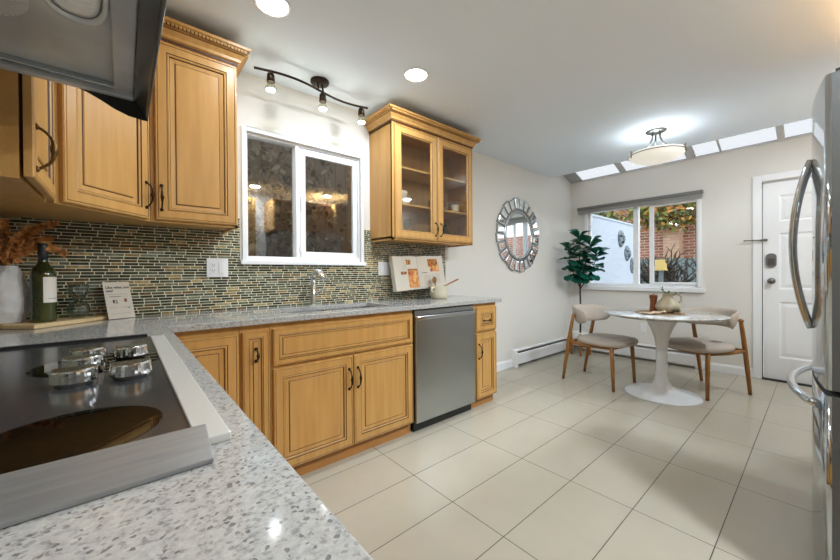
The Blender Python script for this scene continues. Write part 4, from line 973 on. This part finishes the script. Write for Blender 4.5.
for pts,n in lines:
    pts=[Vector(p) for p in pts]
    for i in range(n):
        s=i/(n-1); p=pts[0]*(1-s)**2+2*pts[1]*s*(1-s)+pts[2]*s*s; a=i*2.4+rnd.random(); e=-.25+1.1*s*s+rnd.uniform(-.2,.3)
        d=Vector((math.cos(a),math.sin(a),e))
        if p.x+d.x*.2>.23: d.x*=-.4
        if p.y+d.y*.2>.25: d.y*=-.4
        leaf(p,d,rnd.uniform(.14,.20),rnd.uniform(.11,.15))
m.build('foliage',t)

# ------------------------------------------------------------------ refrigerator
RX0,RX1,RYF=1.74,2.64,-.012
t=thing('refrigerator','stainless french door refrigerator with a bottom freezer drawer','refrigerator',((RX0+RX1)/2,-.4,0))
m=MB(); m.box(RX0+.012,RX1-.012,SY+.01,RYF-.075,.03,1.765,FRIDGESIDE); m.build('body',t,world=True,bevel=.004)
m=MB(); m.box(RX0+.03,RX1-.03,SY+.03,RYF-.12,0,.03,BLACK); m.build('base_grille',t,world=True)
def front(x): return RYF+.036*(1-((x-(RX0+RX1)/2)/((RX1-RX0)/2))**2)
def curved(name,x0,x1,z0,z1):
    m=MB(); n=14; xs_=[x0+(x1-x0)*i/n for i in range(n+1)]
    fr=[(x,front(x)) for x in xs_]; r=.012
    fr[0]=(x0,front(x0)-r); fr.insert(1,(x0+r*.3,front(x0)-r*.3)); fr.insert(2,(x0+r,front(x0+r))); fr[-1]=(x1,front(x1)-r); fr.insert(-1,(x1-r*.3,front(x1)-r*.3))
    poly=[(x0,RYF-.07)]+fr+[(x1,RYF-.07)]; k=len(poly)
    vs=[(a,b,z0) for a,b in poly]+[(a,b,z1) for a,b in poly]
    m.add(vs,[tuple(range(k)),tuple(range(k,2*k))],FRIDGESIDE)
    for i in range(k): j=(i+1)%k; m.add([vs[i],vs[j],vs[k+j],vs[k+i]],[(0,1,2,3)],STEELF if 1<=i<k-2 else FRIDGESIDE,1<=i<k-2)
    return m.build(name,t,world=True)
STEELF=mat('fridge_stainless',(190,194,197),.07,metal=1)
xm=(RX0+RX1)/2
dl=curved('door',RX0,xm-.002,.745,1.775); dr=curved('door',xm+.002,RX1,.745,1.775); fd=curved('freezer_drawer',RX0,RX1,.06,.725)
for x,par in ((xm-.045,dl),(xm+.045,dr)):
    m=MB(); pts=[];rd=[]
    for i in range(23):
        s=i/22; z=.90+.69*s; pts.append((x,front(x)+.002+.052*math.sin(PI*s)**.8,z)); rd.append(.0115)
    m.tube(pts,rd,POL,n=14); m.build('handle',par,world=True) if False else (lambda o: o.data.transform(Matrix.Translation(-world_loc(par))))(m.build('handle',par))
m=MB(); pts=[]
for i in range(23):
    s=i/22; x=RX0+.08+(RX1-RX0-.16)*s; pts.append((x,front(x)+.002+.056*math.sin(PI*s)**.6,.672))
m.tube(pts,.014,POL,n=14); o=m.build('handle',fd); o.data.transform(Matrix.Translation(-world_loc(fd)))
for x0 in (RX0+.01,RX1-.09):
    m=MB(); m.box(x0,x0+.08,RYF-.12,RYF-.02,1.7755,1.79,BLACK); m.build('hinge_cover',t,world=True,bevel=.003)

# ------------------------------------------------------------------ courtyard beyond the dining window
struct(MB().box(5.27,16,-9,9,-.12,-.06,ASPH).build('ground_courtyard'))
m=MB(); m.box(5.28,7.8,2.35,2.50,-.06,2.03,OUTW); m.box(5.28,7.8,2.335,2.515,2.03,2.06,OUTW); tag(m.build('courtyard_wall'),'white rendered courtyard wall carrying the stone masks outside the dining window','wall')
def mask(label,x,z,w,h,kind):
    m=MB(); n=28
    def rg(s,dy):
        o=[]
        for i in range(n):
            a=2*PI*i/n; c,sn=math.cos(a),math.sin(a); k=(1-.12*(sn<0)*abs(sn)); o.append((x+w/2*s*c*k,2.348-dy,z+h/2*s*sn))
        return o
    m.loft([rg(1,0),rg(.98,.014),rg(.85,.028),rg(.5,.042),rg(.1,.048)],MASKM)
    m.sphere((x,2.295,z-.01),w*.11,MASKM,n=10,sc=(1,1,2)); 
    for sg in (-1,1): m.sphere((x+sg*w*.2,2.308,z+h*.13),w*.12,SLOT,n=8,sc=(1.3,.5,.6))
    m.sphere((x,2.308,z-h*.22),w*.16,SLOT,n=8,sc=(1.4,.5,.5)); tag(m.build('stone_mask'),label,'mask','stone masks on the courtyard wall')
mask('dark oval stone mask on the white courtyard wall, highest of the three',6.79,1.745,.26,.31,0)
mask('pale oval stone mask on the white courtyard wall, middle of the three',7.09,1.49,.24,.28,1)
mask('thin stone mask on the white courtyard wall, lowest of the three',7.36,1.27,.22,.30,2)
m=MB(); m.box(11,11.3,-7,4.1,-.06,2.5,BRICK); tag(m.build('brick_wall'),'red brick garden wall across the courtyard behind the dining window','wall')
m=MB(); m.box(10.6,10.99,2.32,2.66,-.06,2.50,BRICKP); m.box(10.56,10.99,2.28,2.70,2.50,2.58,STONEB); tag(m.build('brick_pillar'),'pale orange brick pillar standing against the red brick wall','pillar')
def foliage(name,label,cat,c,s,n,sz,mts,seed,squash=(1,1,1),kind=None):
    rnd=random.Random(seed); m=MB()
    for i in range(n):
        p=Vector((rnd.gauss(0,.42),rnd.gauss(0,.42),rnd.gauss(0,.42))); p=Vector((c[0]+p.x*s[0],c[1]+p.y*s[1],c[2]+p.z*s[2]))
        d=Vector((rnd.uniform(-1,1),rnd.uniform(-1,1),rnd.uniform(-1,1))).normalized(); u=d.cross(Vector((rnd.uniform(-1,1),rnd.uniform(-1,1),rnd.uniform(-1,1)))).normalized(); l=sz*rnd.uniform(.6,1.3)
        m.add([p,p+d*l*.5+u*l*.3,p+d*l,p+d*l*.5-u*l*.3],[(0,1,2,3)],mts[i%len(mts)])
    o=m.build(name); tag(o,label,cat)
    if kind: o['kind']=kind
    return o
foliage('ivy','green ivy spilling over the top of the red brick wall','ivy',(10.35,2.1,2.62),(.22,1.5,.40),3000,.13,[FOLG,FOLG,FOLO,FOLD],1,kind='stuff')
foliage('autumn_tree_crown','yellow and orange tree crown above the brick wall','tree',(12.2,2.6,3.1),(.8,2.2,.9),2600,.17,[FOLO,FOLG,FOLO],2,kind='stuff')
foliage('garden_hedge','green hedge showing over the white courtyard wall','hedge',(8.4,3.75,2.35),(.4,.8,.45),1700,.14,[FOLG,FOLD],3,kind='stuff')
m=MB(); m.box(13.4,13.8,4.2,9,-.06,3.5,BRICK); m.prism([(13.2,4.0),(15,4.0),(15,9.2),(13.2,9.2)],3.5,3.62,BRICKP); tag(m.build('brick_house'),'red brick house showing over the white courtyard wall','house')
m=MB(); m.box(9.7,9.76,-.5,3.3,-.06,1.46,GREYF)
for k in range(20): m.box(9.68,9.7,-.5+k*.19,-.49+k*.19,-.06,1.46,SLOT)
tag(m.build('low_fence'),'low grey green fence in front of the brick wall','fence')
def bare_shrub(label,x,y,seed,h=1.0):
    rnd=random.Random(seed); m=MB()
    def grow(p,d,l,r,lv):
        q=p+d*l; mid=(p+q)/2+Vector((rnd.uniform(-.04,.04),rnd.uniform(-.04,.04),0)); m.tube([p,mid,q],[r,r*.85,r*.7],BARK,n=5)
        if lv>0:
            for _ in range(3 if lv>1 else 2):
                nd=(d+Vector((rnd.uniform(-.8,.8),rnd.uniform(-.8,.8),rnd.uniform(-.1,.5)))).normalized(); grow(q,nd,l*rnd.uniform(.6,.85),r*.68,lv-1)
    for k in range(5):
        a=rnd.uniform(0,6.28); grow(Vector((x,y,-.07)),Vector((math.cos(a)*.5,math.sin(a)*.5,.8)).normalized(),h*.36,.042,4)
    t=m.build('bare_shrub'); return tag(t,label,'shrub')
bare_shrub('dark leafless shrub with arching twigs outside the dining window',8.7,1.60,3,1.6)
bare_shrub('second leafless shrub, further back by the low fence',9.1,2.95,8,.5)
m=MB(); m.box(7.86,8.04,1.94,2.12,1.17,1.19,YEL).box(7.87,8.03,1.95,2.11,1.19,1.38,YEL).box(7.91,7.99,2.0,2.06,-.06,1.17,GREYF); tag(m.build('yellow_lantern'),'yellow box lantern on a post in the courtyard','lantern')

# beyond the kitchen window
struct(MB().box(-3,5.2,2.62,6,-.12,-.06,ASPH).build('ground_side_yard'))
m=MB()
for k in range(44): m.box(-2+k*.15,-2+k*.15+.142,4.30,4.33,-.06,2.75,FENCE)
tag(m.build('board_fence'),'brown board fence facing the kitchen window','fence')
foliage('dark_bush','dark leafy bush between the fence and the kitchen window','bush',(1.15,3.75,1.9),(1.0,.32,1.0),1700,.09,[FOLD,FOLD,FENCE],6,kind='stuff')

# ------------------------------------------------------------------ opposite kitchen run (seen mirrored in the window glass)
for nm,a,b,lab in (('opposite_wall_cabinet',-.45,.20,'maple wall cabinet opposite the sink, the one nearest the hob wall'),('opposite_wall_cabinet',.21,.86,'maple wall cabinet opposite the sink, middle of the run'),('opposite_wall_cabinet',.87,1.52,'maple wall cabinet opposite the sink, next to the refrigerator')):
    t=thing(nm,lab,'cabinet',((a+b)/2,-.7,1.4))
    m=MB(); m.box(a,b,SY+.001,-.55,1.42,2.30,WOOD); m.build('body',t,world=True)
    h=(a+b)/2
    for x0,x1 in ((a+.01,h-.003),(h+.003,b-.01)):
        m=MB(); m.T=frame((0,-.55,0),(-1,0,0),(0,1,0)); panel_door(m,-x1,-x0,1.43,2.28,0); m.build('door',t,world=True)

t=thing('fridge_top_cabinet','maple cabinet mounted over the refrigerator','cabinet',(2.19,-.7,1.82))
m=MB(); m.box(1.73,2.655,SY+.001,-.40,1.82,2.30,WOOD); m.build('body',t,world=True)
for x0,x1 in ((1.74,2.19),(2.196,2.645)):
    m=MB(); m.T=frame((0,-.40,0),(-1,0,0),(0,1,0)); panel_door(m,-x1,-x0,1.83,2.28,0); m.build('door',t,world=True)
t=thing('pantry_cabinet','tall maple pantry cabinet on the far side of the refrigerator','cabinet',(3.1,-.6,0))
m=MB(); m.box(2.665,3.50,SY+.001,-.27,.0,2.30,WOOD); m.build('body',t,world=True)
for x0,x1 in ((2.675,3.08),(3.086,3.49)):
    for z0,z1 in ((.10,1.45),(1.46,2.28)):
        m=MB(); m.T=frame((0,-.27,0),(-1,0,0),(0,1,0)); panel_door(m,-x1,-x0,z0,z1,0); m.build('door',t,world=True)
